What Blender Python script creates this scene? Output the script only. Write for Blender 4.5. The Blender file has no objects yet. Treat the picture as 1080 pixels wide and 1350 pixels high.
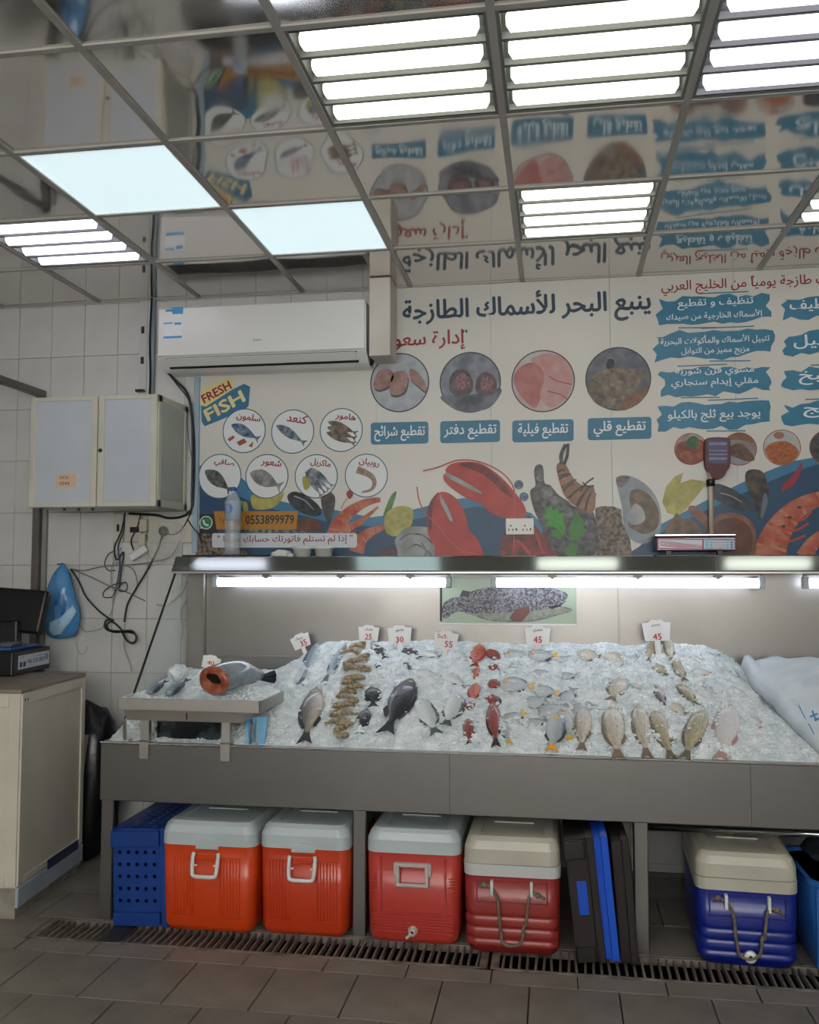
import bpy, bmesh, math, random
from mathutils import Vector, Matrix, noise, geometry
random.seed(7)
R = math.radians
SC = bpy.context.scene
COL = SC.collection
# ------------------------------------------------------------------ camera
F, YAW, PITCH = 1204.0, .1589, .0645
CAMZ = 1.5
cd = bpy.data.cameras.new('camera'); cam = bpy.data.objects.new('camera', cd); COL.objects.link(cam)
cd.sensor_fit = 'VERTICAL'; cd.sensor_height = 36.0; cd.lens = F / 1350 * 36; cd.clip_start = .05
cam.location = (0, 0, CAMZ); cam.rotation_euler = (math.pi/2 + PITCH, 0, YAW)
SC.camera = cam
# ------------------------------------------------------------------ world, exposure
SC.view_settings.view_transform = 'Standard'; SC.view_settings.look = 'None'
SC.view_settings.gamma = 1; SC.view_settings.use_curve_mapping = False
SC.view_settings.exposure = 0.15
w = bpy.data.worlds.new('world'); SC.world = w; w.use_nodes = True
w.node_tree.nodes['Background'].inputs[0].default_value = (1, .985, .96, 1)
w.node_tree.nodes['Background'].inputs[1].default_value = 8.0
TUBE_E, PANEL_E, CASE_E = 2.2, .82, 6.5     # ceiling tube bars, flat panels, display tubes

# ------------------------------------------------------------------ helpers
_cy, _sy, _cp, _sp = math.cos(YAW), math.sin(YAW), math.cos(PITCH), math.sin(PITCH)
_f = Vector((-_sy*_cp, _cy*_cp, _sp)); _r = Vector((_cy, _sy, 0)); _u = _r.cross(_f)
EYE = Vector((0, 0, CAMZ))
def ray(px, py): return _f + _r*((px-540)/F) + _u*((675-py)/F)
def U(px, py, ax, v):
    d = ray(px, py); i = 'XYZ'.index(ax)
    return EYE + d*((v-EYE[i])/d[i])
def srgb(h):
    if isinstance(h, str):
        h = h.lstrip('#'); h = [int(h[i:i+2], 16)/255 for i in (0, 2, 4)]
    return tuple(c/12.92 if c <= .04045 else ((c+.055)/1.055)**2.4 for c in h)
_mats = {}
def M(name, col='808080', rough=.5, metal=0., col2=None, nscale=8., namt=.5, emit=None, es=0., bump=0., bscale=60., alpha=1., trans=0., coat=0., rvar=0., stretch=None, lo=.35, hi=.65):
    if name in _mats: return _mats[name]
    m = bpy.data.materials.new(name); m.use_nodes = True; nt = m.node_tree; N = nt.nodes; L = nt.links
    b = N['Principled BSDF']; c = srgb(col)
    b.inputs['Base Color'].default_value = (*c, 1); b.inputs['Roughness'].default_value = rough; b.inputs['Metallic'].default_value = metal
    if coat: b.inputs['Coat Weight'].default_value = coat; b.inputs['Coat Roughness'].default_value = .08
    if alpha < 1: b.inputs['Alpha'].default_value = alpha
    if trans: b.inputs['Transmission Weight'].default_value = trans; b.inputs['IOR'].default_value = 1.2
    if emit: b.inputs['Emission Color'].default_value = (*srgb(emit), 1); b.inputs['Emission Strength'].default_value = es
    if col2 or bump or rvar:
        tc = N.new('ShaderNodeTexCoord'); src = tc.outputs['Object']
        if stretch:
            mp = N.new('ShaderNodeMapping'); mp.inputs['Scale'].default_value = stretch; L.new(src, mp.inputs[0]); src = mp.outputs[0]
    if col2 or rvar:
        n = N.new('ShaderNodeTexNoise'); n.inputs['Scale'].default_value = nscale; n.inputs['Detail'].default_value = 5; L.new(src, n.inputs['Vector'])
        if col2:
            r = N.new('ShaderNodeValToRGB'); r.color_ramp.elements[0].position = lo; r.color_ramp.elements[1].position = hi
            r.color_ramp.elements[0].color = (*c, 1); c2 = srgb(col2); r.color_ramp.elements[1].color = (*[c[i]+(c2[i]-c[i])*namt for i in range(3)], 1)
            L.new(n.outputs['Fac'], r.inputs[0]); L.new(r.outputs[0], b.inputs['Base Color'])
        if rvar:
            mr = N.new('ShaderNodeMapRange'); mr.inputs[3].default_value = max(0, rough-rvar); mr.inputs[4].default_value = rough+rvar
            L.new(n.outputs['Fac'], mr.inputs[0]); L.new(mr.outputs[0], b.inputs['Roughness'])
    if bump:
        n2 = N.new('ShaderNodeTexNoise'); n2.inputs['Scale'].default_value = bscale; n2.inputs['Detail'].default_value = 4; L.new(src, n2.inputs['Vector'])
        bp = N.new('ShaderNodeBump'); bp.inputs['Strength'].default_value = bump; bp.inputs['Distance'].default_value = .01
        L.new(n2.outputs['Fac'], bp.inputs['Height']); L.new(bp.outputs[0], b.inputs['Normal'])
    _mats[name] = m; return m
def setp(o, label=None, cat=None, group=None, kind=None):
    if label: o['label'] = label
    if cat: o['category'] = cat
    if group: o['group'] = group
    if kind: o['kind'] = kind
    return o
def thing(name, label, cat, loc=(0, 0, 0), rot=(0, 0, 0), group=None):
    o = bpy.data.objects.new(name, None); COL.objects.link(o); o.empty_display_size = .05
    o.location = loc; o.rotation_euler = rot
    return setp(o, label, cat, group)
def obj(name, bm, mat, parent=None, smooth=False, world=True, label=None, kind=None):
    """bm -> one mesh object; world=True: coordinates are the scene's, moved into the parent's frame"""
    me = bpy.data.meshes.new(name)
    if isinstance(bm, bmesh.types.BMesh):
        bmesh.ops.recalc_face_normals(bm, faces=bm.faces)
        bm.to_mesh(me); bm.free()
    else:
        me.from_pydata([tuple(v) for v in bm[0]], [], bm[1]); me.update()
    if world and parent is not None:
        me.transform(wm(parent).inverted())
    o = bpy.data.objects.new(name, me); COL.objects.link(o)
    if mat: me.materials.append(mat)
    if smooth:
        for p in me.polygons: p.use_smooth = True
    if parent is not None: o.parent = parent
    return setp(o, label, None, None, kind)
def wm(o):
    m = Matrix.LocRotScale(o.location, o.rotation_euler, o.scale)
    return wm(o.parent) @ m if o.parent else m
def struct(name, bm, mat, parent=None, **k):
    return obj(name, bm, mat, parent, kind='structure' if parent is None else None, **k)
def bx(bm, x0, x1, y0, y1, z0, z1, bev=0., seg=2, mtx=None):
    vs = [bm.verts.new((x, y, z)) for x in (x0, x1) for y in (y0, y1) for z in (z0, z1)]
    fs = [bm.faces.new([vs[i] for i in f]) for f in ((0, 1, 3, 2), (4, 6, 7, 5), (0, 4, 5, 1), (2, 3, 7, 6), (0, 2, 6, 4), (1, 5, 7, 3))]
    if mtx is not None: bmesh.ops.transform(bm, matrix=mtx, verts=vs)
    if bev:
        es = list({e for f in fs for e in f.edges})
        bmesh.ops.recalc_face_normals(bm, faces=fs)
        bmesh.ops.bevel(bm, geom=es, offset=bev, segments=seg, affect='EDGES', profile=.5)
    return bm
def box(*a, **k): return bx(bmesh.new(), *a, **k)
def catmull(pts, n=8, closed=False):
    P = [Vector(p) for p in pts]; out = []; m = len(P)
    rng = range(m) if closed else range(m-1)
    for i in rng:
        p0 = P[(i-1) % m] if closed or i > 0 else P[0]; p1 = P[i]; p2 = P[(i+1) % m]
        p3 = P[(i+2) % m] if closed or i+2 < m else P[m-1]
        for k in range(n):
            t = k/n
            out.append(.5*((2*p1)+(p2-p0)*t+(2*p0-5*p1+4*p2-p3)*t*t+(3*p1-p0-3*p2+p3)*t**3))
    if not closed: out.append(P[-1])
    return out
def tube(bm, pts, r, sides=6, closed=False):
    P = [Vector(p) for p in pts]; rings = []; n = len(P); prev = None
    for i, p in enumerate(P):
        if closed: t = (P[(i+1) % n]-P[i-1])
        else: t = P[min(i+1, n-1)]-P[max(i-1, 0)]
        if t.length < 1e-9: t = Vector((0, 0, 1))
        t.normalize()
        a = prev - t*prev.dot(t) if prev is not None else t.orthogonal()
        if a.length < 1e-6: a = t.orthogonal()
        a.normalize(); prev = a; b = t.cross(a)
        rr = r[i] if isinstance(r, (list, tuple)) else r
        rings.append([bm.verts.new(p+(a*math.cos(2*math.pi*k/sides)+b*math.sin(2*math.pi*k/sides))*rr) for k in range(sides)])
    for i in range(n if closed else n-1):
        A, B = rings[i], rings[(i+1) % n]
        for k in range(sides): bm.faces.new((A[k], A[(k+1) % sides], B[(k+1) % sides], B[k]))
    if not closed:
        bm.faces.new(rings[0][::-1]); bm.faces.new(rings[-1])
    return bm
def lathe(bm, prof, c, sides=20, axis='Z'):
    rings = []
    for r, h in prof:
        ring = []
        for k in range(sides):
            a = 2*math.pi*k/sides; x, y = r*math.cos(a), r*math.sin(a)
            v = (x, y, h) if axis == 'Z' else ((x, h, y) if axis == 'Y' else (h, x, y))
            ring.append(bm.verts.new(Vector(c)+Vector(v)))
        rings.append(ring)
    for A, B in zip(rings, rings[1:]):
        for k in range(sides): bm.faces.new((A[k], A[(k+1) % sides], B[(k+1) % sides], B[k]))
    bm.faces.new(rings[0][::-1]); bm.faces.new(rings[-1])
    return bm
def rrect(cx, cy, w_, d_, r, seg=4):
    out = []
    for sx, sy, a0 in ((1, 1, 0), (-1, 1, 90), (-1, -1, 180), (1, -1, 270)):
        for k in range(seg+1):
            a = R(a0+90*k/seg)
            out.append((cx+sx*(w_/2-r)+r*math.cos(a), cy+sy*(d_/2-r)+r*math.sin(a)))
    return out
def rloft(bm, rings, seg=4):
    """rings: (cx, cy, z, width, depth, corner radius)"""
    rs = [[bm.verts.new((x, y, z)) for x, y in rrect(cx, cy, w_, d_, r, seg)] for cx, cy, z, w_, d_, r in rings]
    n = len(rs[0])
    for A, B in zip(rs, rs[1:]):
        for k in range(n): bm.faces.new((A[k], A[(k+1) % n], B[(k+1) % n], B[k]))
    bm.faces.new(rs[0][::-1]); bm.faces.new(rs[-1])
    return bm
# ---- arabic lettering: joined letter forms, written for left-to-right layout
_AR = {}
for _i, (ch, base, n) in enumerate([('ء', 0xFE80, 1), ('آ', 0xFE81, 2), ('أ', 0xFE83, 2), ('ؤ', 0xFE85, 2), ('إ', 0xFE87, 2), ('ئ', 0xFE89, 4), ('ا', 0xFE8D, 2),
    ('ب', 0xFE8F, 4), ('ة', 0xFE93, 2), ('ت', 0xFE95, 4), ('ث', 0xFE99, 4), ('ج', 0xFE9D, 4), ('ح', 0xFEA1, 4), ('خ', 0xFEA5, 4), ('د', 0xFEA9, 2), ('ذ', 0xFEAB, 2),
    ('ر', 0xFEAD, 2), ('ز', 0xFEAF, 2), ('س', 0xFEB1, 4), ('ش', 0xFEB5, 4), ('ص', 0xFEB9, 4), ('ض', 0xFEBD, 4), ('ط', 0xFEC1, 4), ('ظ', 0xFEC5, 4), ('ع', 0xFEC9, 4),
    ('غ', 0xFECD, 4), ('ف', 0xFED1, 4), ('ق', 0xFED5, 4), ('ك', 0xFED9, 4), ('ل', 0xFEDD, 4), ('م', 0xFEE1, 4), ('ن', 0xFEE5, 4), ('ه', 0xFEE9, 4), ('و', 0xFEED, 2),
    ('ى', 0xFEEF, 2), ('ي', 0xFEF1, 4)]): _AR[ch] = (base, n)
_LA = {'آ': 0xFEF5, 'أ': 0xFEF7, 'إ': 0xFEF9, 'ا': 0xFEFB}
def shape(s):
    if not any(c in _AR for c in s): return s
    u = []; i = 0
    while i < len(s):
        if s[i] == 'ل' and i+1 < len(s) and s[i+1] in _LA: u.append((_LA[s[i+1]], 2)); i += 2
        elif s[i] in _AR: u.append(_AR[s[i]]); i += 1
        else: u.append((s[i], 0)); i += 1
    out = []
    for i, (b, n) in enumerate(u):
        if n == 0: out.append(b); continue
        pj = i > 0 and u[i-1][1] == 4
        nj = n == 4 and i+1 < len(u) and u[i+1][1] > 1
        out.append(chr(b + (3 if pj and nj else 2 if nj else 1 if pj else 0)))
    return ''.join(reversed(out))
def text_mesh(s, bold=0.):
    c = bpy.data.curves.new('t', 'FONT'); c.body = shape(s); c.resolution_u = 2
    o = bpy.data.objects.new('t', c); COL.objects.link(o); bpy.context.view_layer.update()
    me = bpy.data.meshes.new_from_object(o.evaluated_get(bpy.context.evaluated_depsgraph_get()))
    COL.objects.unlink(o); bpy.data.objects.remove(o); bpy.data.curves.remove(c)
    if bold:            # thicken the strokes: the same outline set a little aside and merged in
        vs = [v.co.copy() for v in me.vertices]; fs = [tuple(p.vertices) for p in me.polygons]; n = len(vs)
        V, Fc = [], []
        for k, (dx, dy) in enumerate(((0, 0), (bold, 0), (-bold, 0), (0, bold*.8), (0, -bold*.8))):
            V += [(v.x+dx, v.y+dy, k) for v in vs]; Fc += [tuple(i+n*k for i in f) for f in fs]
        m2 = bpy.data.meshes.new('t'); m2.from_pydata(V, [], Fc); bpy.data.meshes.remove(me); me = m2
    return me
def text_on(s, o0, ex, ez, w_, h_, mat, parent, rot=0., bold=0.015, name='lettering'):
    """text centred at o0, spanning w_ along ex and h_ along ez"""
    me = text_mesh(s, bold)
    xs = [v.co.x for v in me.vertices]; ys = [v.co.y for v in me.vertices]
    cx, cy = (min(xs)+max(xs))/2, (min(ys)+max(ys))/2
    sx = w_/max(max(xs)-min(xs), 1e-6); sy = h_/max(max(ys)-min(ys), 1e-6)
    ex, ez = Vector(ex), Vector(ez); nrm = ex.cross(ez); ca, sa = math.cos(rot), math.sin(rot)
    inv = wm(parent).inverted()
    for v in me.vertices:
        x, y = (v.co.x-cx)*sx, (v.co.y-cy)*sy
        x, y = x*ca-y*sa, x*sa+y*ca
        v.co = inv @ (Vector(o0)+ex*x+ez*y+nrm*v.co.z*.00012)
    me.materials.clear(); me.materials.append(mat); me.name = name
    o = bpy.data.objects.new(name, me); COL.objects.link(o); o.parent = parent
    return o

# ------------------------------------------------------------------ materials of the setting
YW = 4.80; HC = 3.034; XC0 = -1.362; XL = -1.971; YF = 3.78
def tile_ceiling_mat():
    m = bpy.data.materials.new('mirror_ceiling_tile'); m.use_nodes = True; N = m.node_tree.nodes; L = m.node_tree.links
    b = N['Principled BSDF']; b.inputs['Base Color'].default_value = (.70, .67, .64, 1); b.inputs['Roughness'].default_value = .04; b.inputs['Metallic'].default_value = .88
    tc = N.new('ShaderNodeTexCoord'); n = N.new('ShaderNodeTexNoise'); n.inputs['Scale'].default_value = 2.2; n.inputs['Detail'].default_value = 1
    geo = N.new('ShaderNodeNewGeometry')
    L.new(geo.outputs['Position'], n.inputs['Vector'])
    bp = N.new('ShaderNodeBump'); bp.inputs['Strength'].default_value = .5; bp.inputs['Distance'].default_value = .012
    L.new(n.outputs['Fac'], bp.inputs['Height']); L.new(bp.outputs[0], b.inputs['Normal'])
    mr = N.new('ShaderNodeMapRange'); mr.inputs[3].default_value = .01; mr.inputs[4].default_value = .11
    n2 = N.new('ShaderNodeTexNoise'); n2.inputs['Scale'].default_value = 5; L.new(geo.outputs['Position'], n2.inputs['Vector'])
    L.new(n2.outputs['Fac'], mr.inputs[0]); L.new(mr.outputs[0], b.inputs['Roughness'])
    return m
m_ceil = tile_ceiling_mat()
m_runner = M('ceiling_runner', 'aaa79f', .4, 0)
m_wtile = M('glazed_wall_tile', 'c9c9c5', .12, 0, 'b4b4b2', 3, .6)
m_grout = M('wall_grout', '77777a', .8)
m_ftile = M('floor_tile_stone', '827c73', .5, 0, '645e56', 3.2, .9, bump=.12, bscale=40, rvar=.12)
m_fgrout = M('floor_grout', '2e2a27', .9)
m_plain = M('plain_plaster', 'c4c3c0', .7)
m_steel = M('brushed_steel', '989591', .37, .95, '7b7874', 1.6, 1, rvar=.12, lo=.15, hi=.85)
m_steel_back = M('back_panel_steel', 'a09d98', .34, .9, '85817b', 2.2, .9, rvar=.12, lo=.15, hi=.85)
m_steel_bright = M('polished_steel', 'b4bcb9', .10, .95)
m_dark = M('black_plastic', '0f0f11', .4)
m_white = M('white_plastic', 'd2d3d0', .3)
m_cable = M('black_cable', '131316', .45)
m_print_rough = .5

# ------------------------------------------------------------------ floor
fb = bmesh.new()
bx(fb, -3.9, 3.2, -2.6, 3.56, -.14, -.008); bx(fb, -3.9, 3.2, 3.775, YW+.1, -.14, -.008); bx(fb, -3.9, 3.2, 3.5, 3.8, -.2, -.13); bx(fb, -3.9, -2.165, 3.55, 3.78, -.14, -.008); bx(fb, 2.11, 3.2, 3.55, 3.78, -.14, -.008)
floor = struct('floor', fb, m_fgrout)
tm = {}
def floor_tile(x0, x1, y0, y1):
    key = (round(x1-x0, 3), round(y1-y0, 3)); g = .0025
    if key not in tm:
        o = obj('tile', box(g, x1-x0-g, g, y1-y0-g, -.01, 0, .0015, 1), m_ftile); tm[key] = o.data
    else:
        o = bpy.data.objects.new('tile', tm[key]); COL.objects.link(o)
    o.location = (x0, y0, random.uniform(-.0008, 0)); o.parent = floor
T = .316
xmin, xmax = -3.2, 1.9
rows = [(3.44, 3.552, -1.833), (3.44-.34, 3.44, -1.69)]
y = 3.10; off = -1.853
k = 0
while y > 2.3:
    rows.append((y-T, y, off + (k % 2)*.158)); y -= T; k += 1
for y0, y1, xo in rows:
    x = xo - math.ceil((xo-xmin)/T)*T
    while x < xmax: floor_tile(x, x+T, y0, y1); x += T
floor_tile(-2.48, -2.167, 3.554, 3.776); floor_tile(-2.80, -2.48, 3.554, 3.776); floor_tile(-3.12, -2.80, 3.554, 3.776)
y = 3.778; k = 0
while y < YW-.01:
    x = -3.2 + (k % 2)*.158
    while x < xmax: floor_tile(x, x+T, y, min(y+T, YW)); x += T
    y += T; k += 1
# ------------------------------------------------------------------ walls
wall_back = struct('wall_back', box(-3.9, 3.2, YW, YW+.1, 0, HC+.1), m_grout)
WT, WH = .2035, .298
wx0 = U(300/2.7, 500, 'Y', YW).x; wz0 = U(110, 745, 'Y', YW).z
wt = None
for i in range(-6, 22):
    for j in range(-6, 7):
        x0 = wx0+(i-1)*WT; z0 = wz0+j*WH; z1 = z0+WH; x1 = x0+WT
        if z1 < .0 or z0 > HC: continue
        if x0 > 1.35 or (x0 > -.95 and z0 > .9) or (x0 > -1.9 and 1.1 < z0 < 2.4): continue
        zz0, zz1 = max(z0, .002), min(z1, HC-.002)
        if wt is None or zz1-zz0 < WH-.001:
            o = obj('tile', box(.001, WT-.001, -.006, .004, .001, zz1-zz0-.001, .0012, 1), m_wtile)
            if zz1-zz0 > WH-.001: wt = o.data
        else:
            o = bpy.data.objects.new('tile', wt); COL.objects.link(o)
        o.location = (x0, YW, zz0); o.rotation_euler = (random.uniform(-.003, .003), 0, random.uniform(-.003, .003)); o.parent = wall_back
struct('wall_left', box(-4.0, -3.9, -2.7, YW+.1, 0, HC+.1), M('left_wall_paint', 'a8a6a0', .5))
struct('wall_right', box(3.2, 3.3, -2.7, YW+.1, 0, HC+.1), M('right_wall_paint', 'a8a6a0', .5))
wf = bmesh.new()
bx(wf, -4, -2.6, -2.7, -2.6, 0, HC+.1); bx(wf, 2.2, 3.3, -2.7, -2.6, 0, HC+.1); bx(wf, -2.6, 2.2, -2.7, -2.6, 2.9, HC+.1); bx(wf, -2.6, 2.2, -2.7, -2.6, 0, 1.3)
struct('wall_front', wf, m_plain)
fr = bmesh.new()
for x in (-2.6, -1.0, .6, 2.15): bx(fr, x, x+.05, -2.68, -2.62, 1.3, 2.9)
win = struct('unseen_window_1', fr, m_steel)  # unseen window added for frontal daylight; sill raised to darken under the counter
obj('pane', box(-2.6, 2.2, -2.655, -2.649, 1.3, 2.9), M('shop_glass', 'd8e6e6', .02, 0, alpha=.05), win)
# ------------------------------------------------------------------ ceiling
ceiling = struct('ceiling', box(-4, 3.3, -2.7, YW+.1, HC+.07, HC+.12), m_plain)
fix = {}      # (col,row): kind ; col i spans XC0+.6i..+.6 ; row j spans YW-.6(j+1)..YW-.6j
for c_ in ((1, 3, 't'), (2, 3, 't'), (3, 3, 'v'), (2, 1, 't'), (4, 1, 't'), (0, 1, 'p'), (-1, 2, 'p'), (-2, 1, 'v'),
           (1, 6, 't'), (3, 6, 't'), (-1, 6, 'p'), (-2, 5, 't'), (1, 9, 't'), (3, 9, 't'), (-2, 9, 't'), (5, 4, 't')): fix[c_[:2]] = c_[2]
ct = None
for i in range(-5, 8):
    for j in range(0, 12):
        x0 = XC0+.6*i; y1 = YW-.6*j; y0 = y1-.6
        if x0 < -3.95 or x0 > 3.0 or (i, j) in fix: continue
        if ct is None:
            o = obj('tile', box(-.296, .296, -.296, .296, 0, .008), m_ceil); ct = o.data
        else:
            o = bpy.data.objects.new('tile', ct); COL.objects.link(o)
        o.location = (x0+.3, y0+.3, HC+.002); o.parent = ceiling
        o.rotation_euler = (random.uniform(-.007, .007), random.uniform(-.006, .006), 0)
rb = None
for i in range(-4, 8):
    x = XC0+.6*i
    o = obj('runner', box(-.012, .012, -2.6, YW, -.006, .03), m_runner) if rb is None else bpy.data.objects.new('runner', rb)
    if rb is None: rb = o.data
    else: COL.objects.link(o)
    o.location = (x, 0, HC); o.parent = ceiling
cb = None
for j in range(0, 13):
    y = YW-.6*j
    o = obj('cross_runner', box(-3.9, 3.2, -.011, .011, -.005, .029), m_runner) if cb is None else bpy.data.objects.new('cross_runner', cb)
    if cb is None: cb = o.data
    else: COL.objects.link(o)
    o.location = (0, y - (.011 if j == 0 else 0), HC); o.parent = ceiling
m_trough = M('light_trough', '6f736d', .35, .3)
m_tube_w = M('tube_white', 'ffffff', .5, emit='fffdf2', es=TUBE_E)
m_tube_v = M('tube_violet', 'ffffff', .5, emit='eeeaff', es=TUBE_E)
m_panel = M('panel_cool', 'ffffff', .5, emit='cfe8ee', es=PANEL_E)
def tube_light(i, j, kind, label):
    cx, cy = XC0+.6*i+.3, YW-.6*j-.3
    t = thing('ceiling_light', label, 'light', (cx, cy, HC), group='tube lights set in the mirror ceiling')
    b = bmesh.new()
    for s in (-1, 1): bx(b, -.292, .292, s*.285-.007, s*.285+.007, -.002, .05); bx(b, s*.285-.007, s*.285+.007, -.278, .278, -.002, .05)
    obj('frame', b, m_trough, t, world=False)
    for k in range(4):
        yy = -.207+.138*k; b = bmesh.new(); vs = []
        for q in range(9):
            a = math.pi*q/8; yq, zq = yy+.062*math.cos(a), .048*math.sin(a)
            vs.append((b.verts.new((-.277, yq, zq)), b.verts.new((.277, yq, zq))))
        for A, B in zip(vs, vs[1:]): b.faces.new((A[0], A[1], B[1], B[0]))
        b.faces.new([v[0] for v in vs]); b.faces.new([v[1] for v in vs])
        tr = obj('trough', b, m_trough, t, world=False)
        b = bmesh.new(); tube(b, [(-.262, yy, .016), (-.25, yy, .016), (.25, yy, .016), (.262, yy, .016)], [.014, .033, .033, .014], 8)
        obj('light_tube', b, m_tube_v if kind == 'v' else m_tube_w, tr, smooth=False, world=False)
        b = bmesh.new(); bx(b, -.278, .278, yy+.062, yy+.076, -.001, .04)
        if k < 3: obj('divider', b, m_trough, t, world=False)
    return t
TL = {(1, 3): 'recessed four-tube ceiling light with white bars, above the steel duct end of the title',
      (2, 3): 'large four-tube ceiling light with white bars, above the pink fillet picture reflection',
      (3, 3): 'four-tube ceiling light glowing faintly violet, above the mirrored blue brush strokes',
      (2, 1): 'small looking four-tube ceiling light among mirrored title letters near the poster wall',
      (4, 1): 'four-tube ceiling light cut by the picture edge beside mirrored blue brush strokes',
      (-2, 1): 'violet glowing four-tube ceiling light above the plain tiled wall and steel frame'}
for (i, j), kd in fix.items():
    if kd in 'tv': tube_light(i, j, kd, TL.get((i, j), 'recessed four-tube ceiling light behind the viewer, out of the picture'))
    else:
        cx, cy = XC0+.6*i+.3, YW-.6*j-.3
        lab = {(0, 1): 'flat square blue-white ceiling panel light directly above the white air conditioner', (-1, 2): 'larger flat white ceiling panel light nearer the viewer, above the wall cabinet'}.get((i, j), 'flat ceiling panel light behind the viewer')
        t = thing('ceiling_panel_light', lab, 'light', (cx, cy, HC), group='flat panel lights in the ceiling')
        b = bmesh.new()
        for s in (-1, 1): bx(b, -.295, .295, s*.289-.006, s*.289+.006, -.004, .02); bx(b, s*.289-.006, s*.289+.006, -.283, .283, -.004, .02)
        obj('frame', b, m_white, t, world=False)
        obj('diffuser', box(-.283, .283, -.283, .283, .001, .008), m_panel, t, world=False)
# ------------------------------------------------------------------ steel fish counter
XR = 2.6
counter = thing('fish_counter', 'long stainless steel fish counter with deep front apron and square legs', 'counter', (XL, YF, 0))
b = bmesh.new()
bx(b, XL, XR, YF, YF+.012, .506, .750, .003, 1)
bx(b, XL, XR, YF-.002, YF+.03, .748, .757, .003, 1)
obj('apron', b, m_steel, counter)
b = bmesh.new()
for px in (593, 990): xs = U(px, 1040, 'Y', YF).x; bx(b, xs-.0015, xs+.0015, YF-.0015, YF, .51, .748)
obj('seam', b, M('seam_grey', '5f5c58', .5, .6), counter)
b = bmesh.new(); bx(b, XL-.001, XR, YF-.006, YF+.0, .752, .759, .001, 1)
obj('rim_edge', b, M('rim_highlight_steel', 'cfd0ce', .25, .8), counter)  # paler strip puts the rim's top-edge highlight into the colour
b = bmesh.new(); bx(b, XL+.012, XR, YF+.012, 4.74, .60, .612); bx(b, XL, XL+.012, YF+.012, 4.74, .506, .757, .002, 1); bx(b, XL+.01, XR, 4.72, 4.735, .506, .8)
obj('basin', b, m_steel, counter)
for lx in (-1.965, -.845, .292, 1.6):
    for ly in (YF+.004, 4.66):
        b = box(lx, lx+.056, ly, ly+.05, 0, .6, .004, 1)
        if ly < 4: bx(b, lx+.004, lx+.052, ly+.002, ly+.048, -.002, .012)
        obj('leg', b, m_steel, counter)
b = bmesh.new()
bx(b, U(272, 800, 'Y', 4.70).x, XR, 4.70, 4.712, 1.05, 1.575, .002, 1)
for sx in (U(816, 800, 'Y', 4.7).x,): bx(b, sx-.004, sx+.004, 4.694, 4.70, 1.05, 1.56, .001, 1)
bx(b, U(272, 800, 'Y', 4.70).x-.0, XR, 4.688, 4.70, 1.045, 1.053, .001, 1)
obj('back_panel', b, m_steel_back, counter)
obj('lower_splash', box(XL+.02, XR, 4.715, 4.722, .7, 1.05), m_steel, counter)
obj('end_post', box(U(248, 800, 'Y', 4.69).x, U(271, 800, 'Y', 4.69).x, 4.67, 4.73, .7, 1.56, .004, 1), m_steel_back, counter)
# sloped front canopy edge and top shelf
b = bmesh.new()
prof = [(4.508, 1.497), (4.506, 1.503), (4.553, 1.571), (4.561, 1.576), (4.785, 1.576), (4.785, 1.562), (4.568, 1.562), (4.52, 1.497)]
vs = [[b.verts.new((x, y, z)) for y, z in prof] for x in (XL-.005, XR)]
n = len(prof)
for k in range(n): b.faces.new((vs[0][k], vs[0][(k+1) % n], vs[1][(k+1) % n], vs[1][k]))
b.faces.new(vs[0]); b.faces.new(vs[1][::-1])
obj('canopy', b, m_steel_bright, counter)
obj('canopy_lip', box(XL-.005, XR, 4.502, 4.522, 1.488, 1.497, .002, 1), M('steel_lip', 'd8d4cc', .3, .8), counter)
# side glass with black edge
m_glass = M('side_glass', 'cfe0dc', .03, 0, alpha=.16)
g = [(XL, 3.955, .745), (XL, 4.56, 1.50), (XL, 4.70, 1.50), (XL, 4.70, .745)]
b = bmesh.new(); A = [b.verts.new(p) for p in g]; B = [b.verts.new((p[0]-.006, p[1], p[2])) for p in g]
b.faces.new(A); b.faces.new(B[::-1])
for k in range(4): b.faces.new((A[k], A[(k+1) % 4], B[(k+1) % 4], B[k]))
gl = obj('side_glass', b, m_glass, counter)
b = bmesh.new(); tube(b, [(XL-.003, 3.95, .74), (XL-.003, 4.562, 1.505)], .006, 6)
obj('edge_strip', b, m_dark, gl)
b = bmesh.new(); tube(b, [(.30, 3.93, .452), (2.6, 3.93, .452)], .0135, 10)
obj('cross_rail', b, m_steel_bright, counter, smooth=True)
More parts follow.
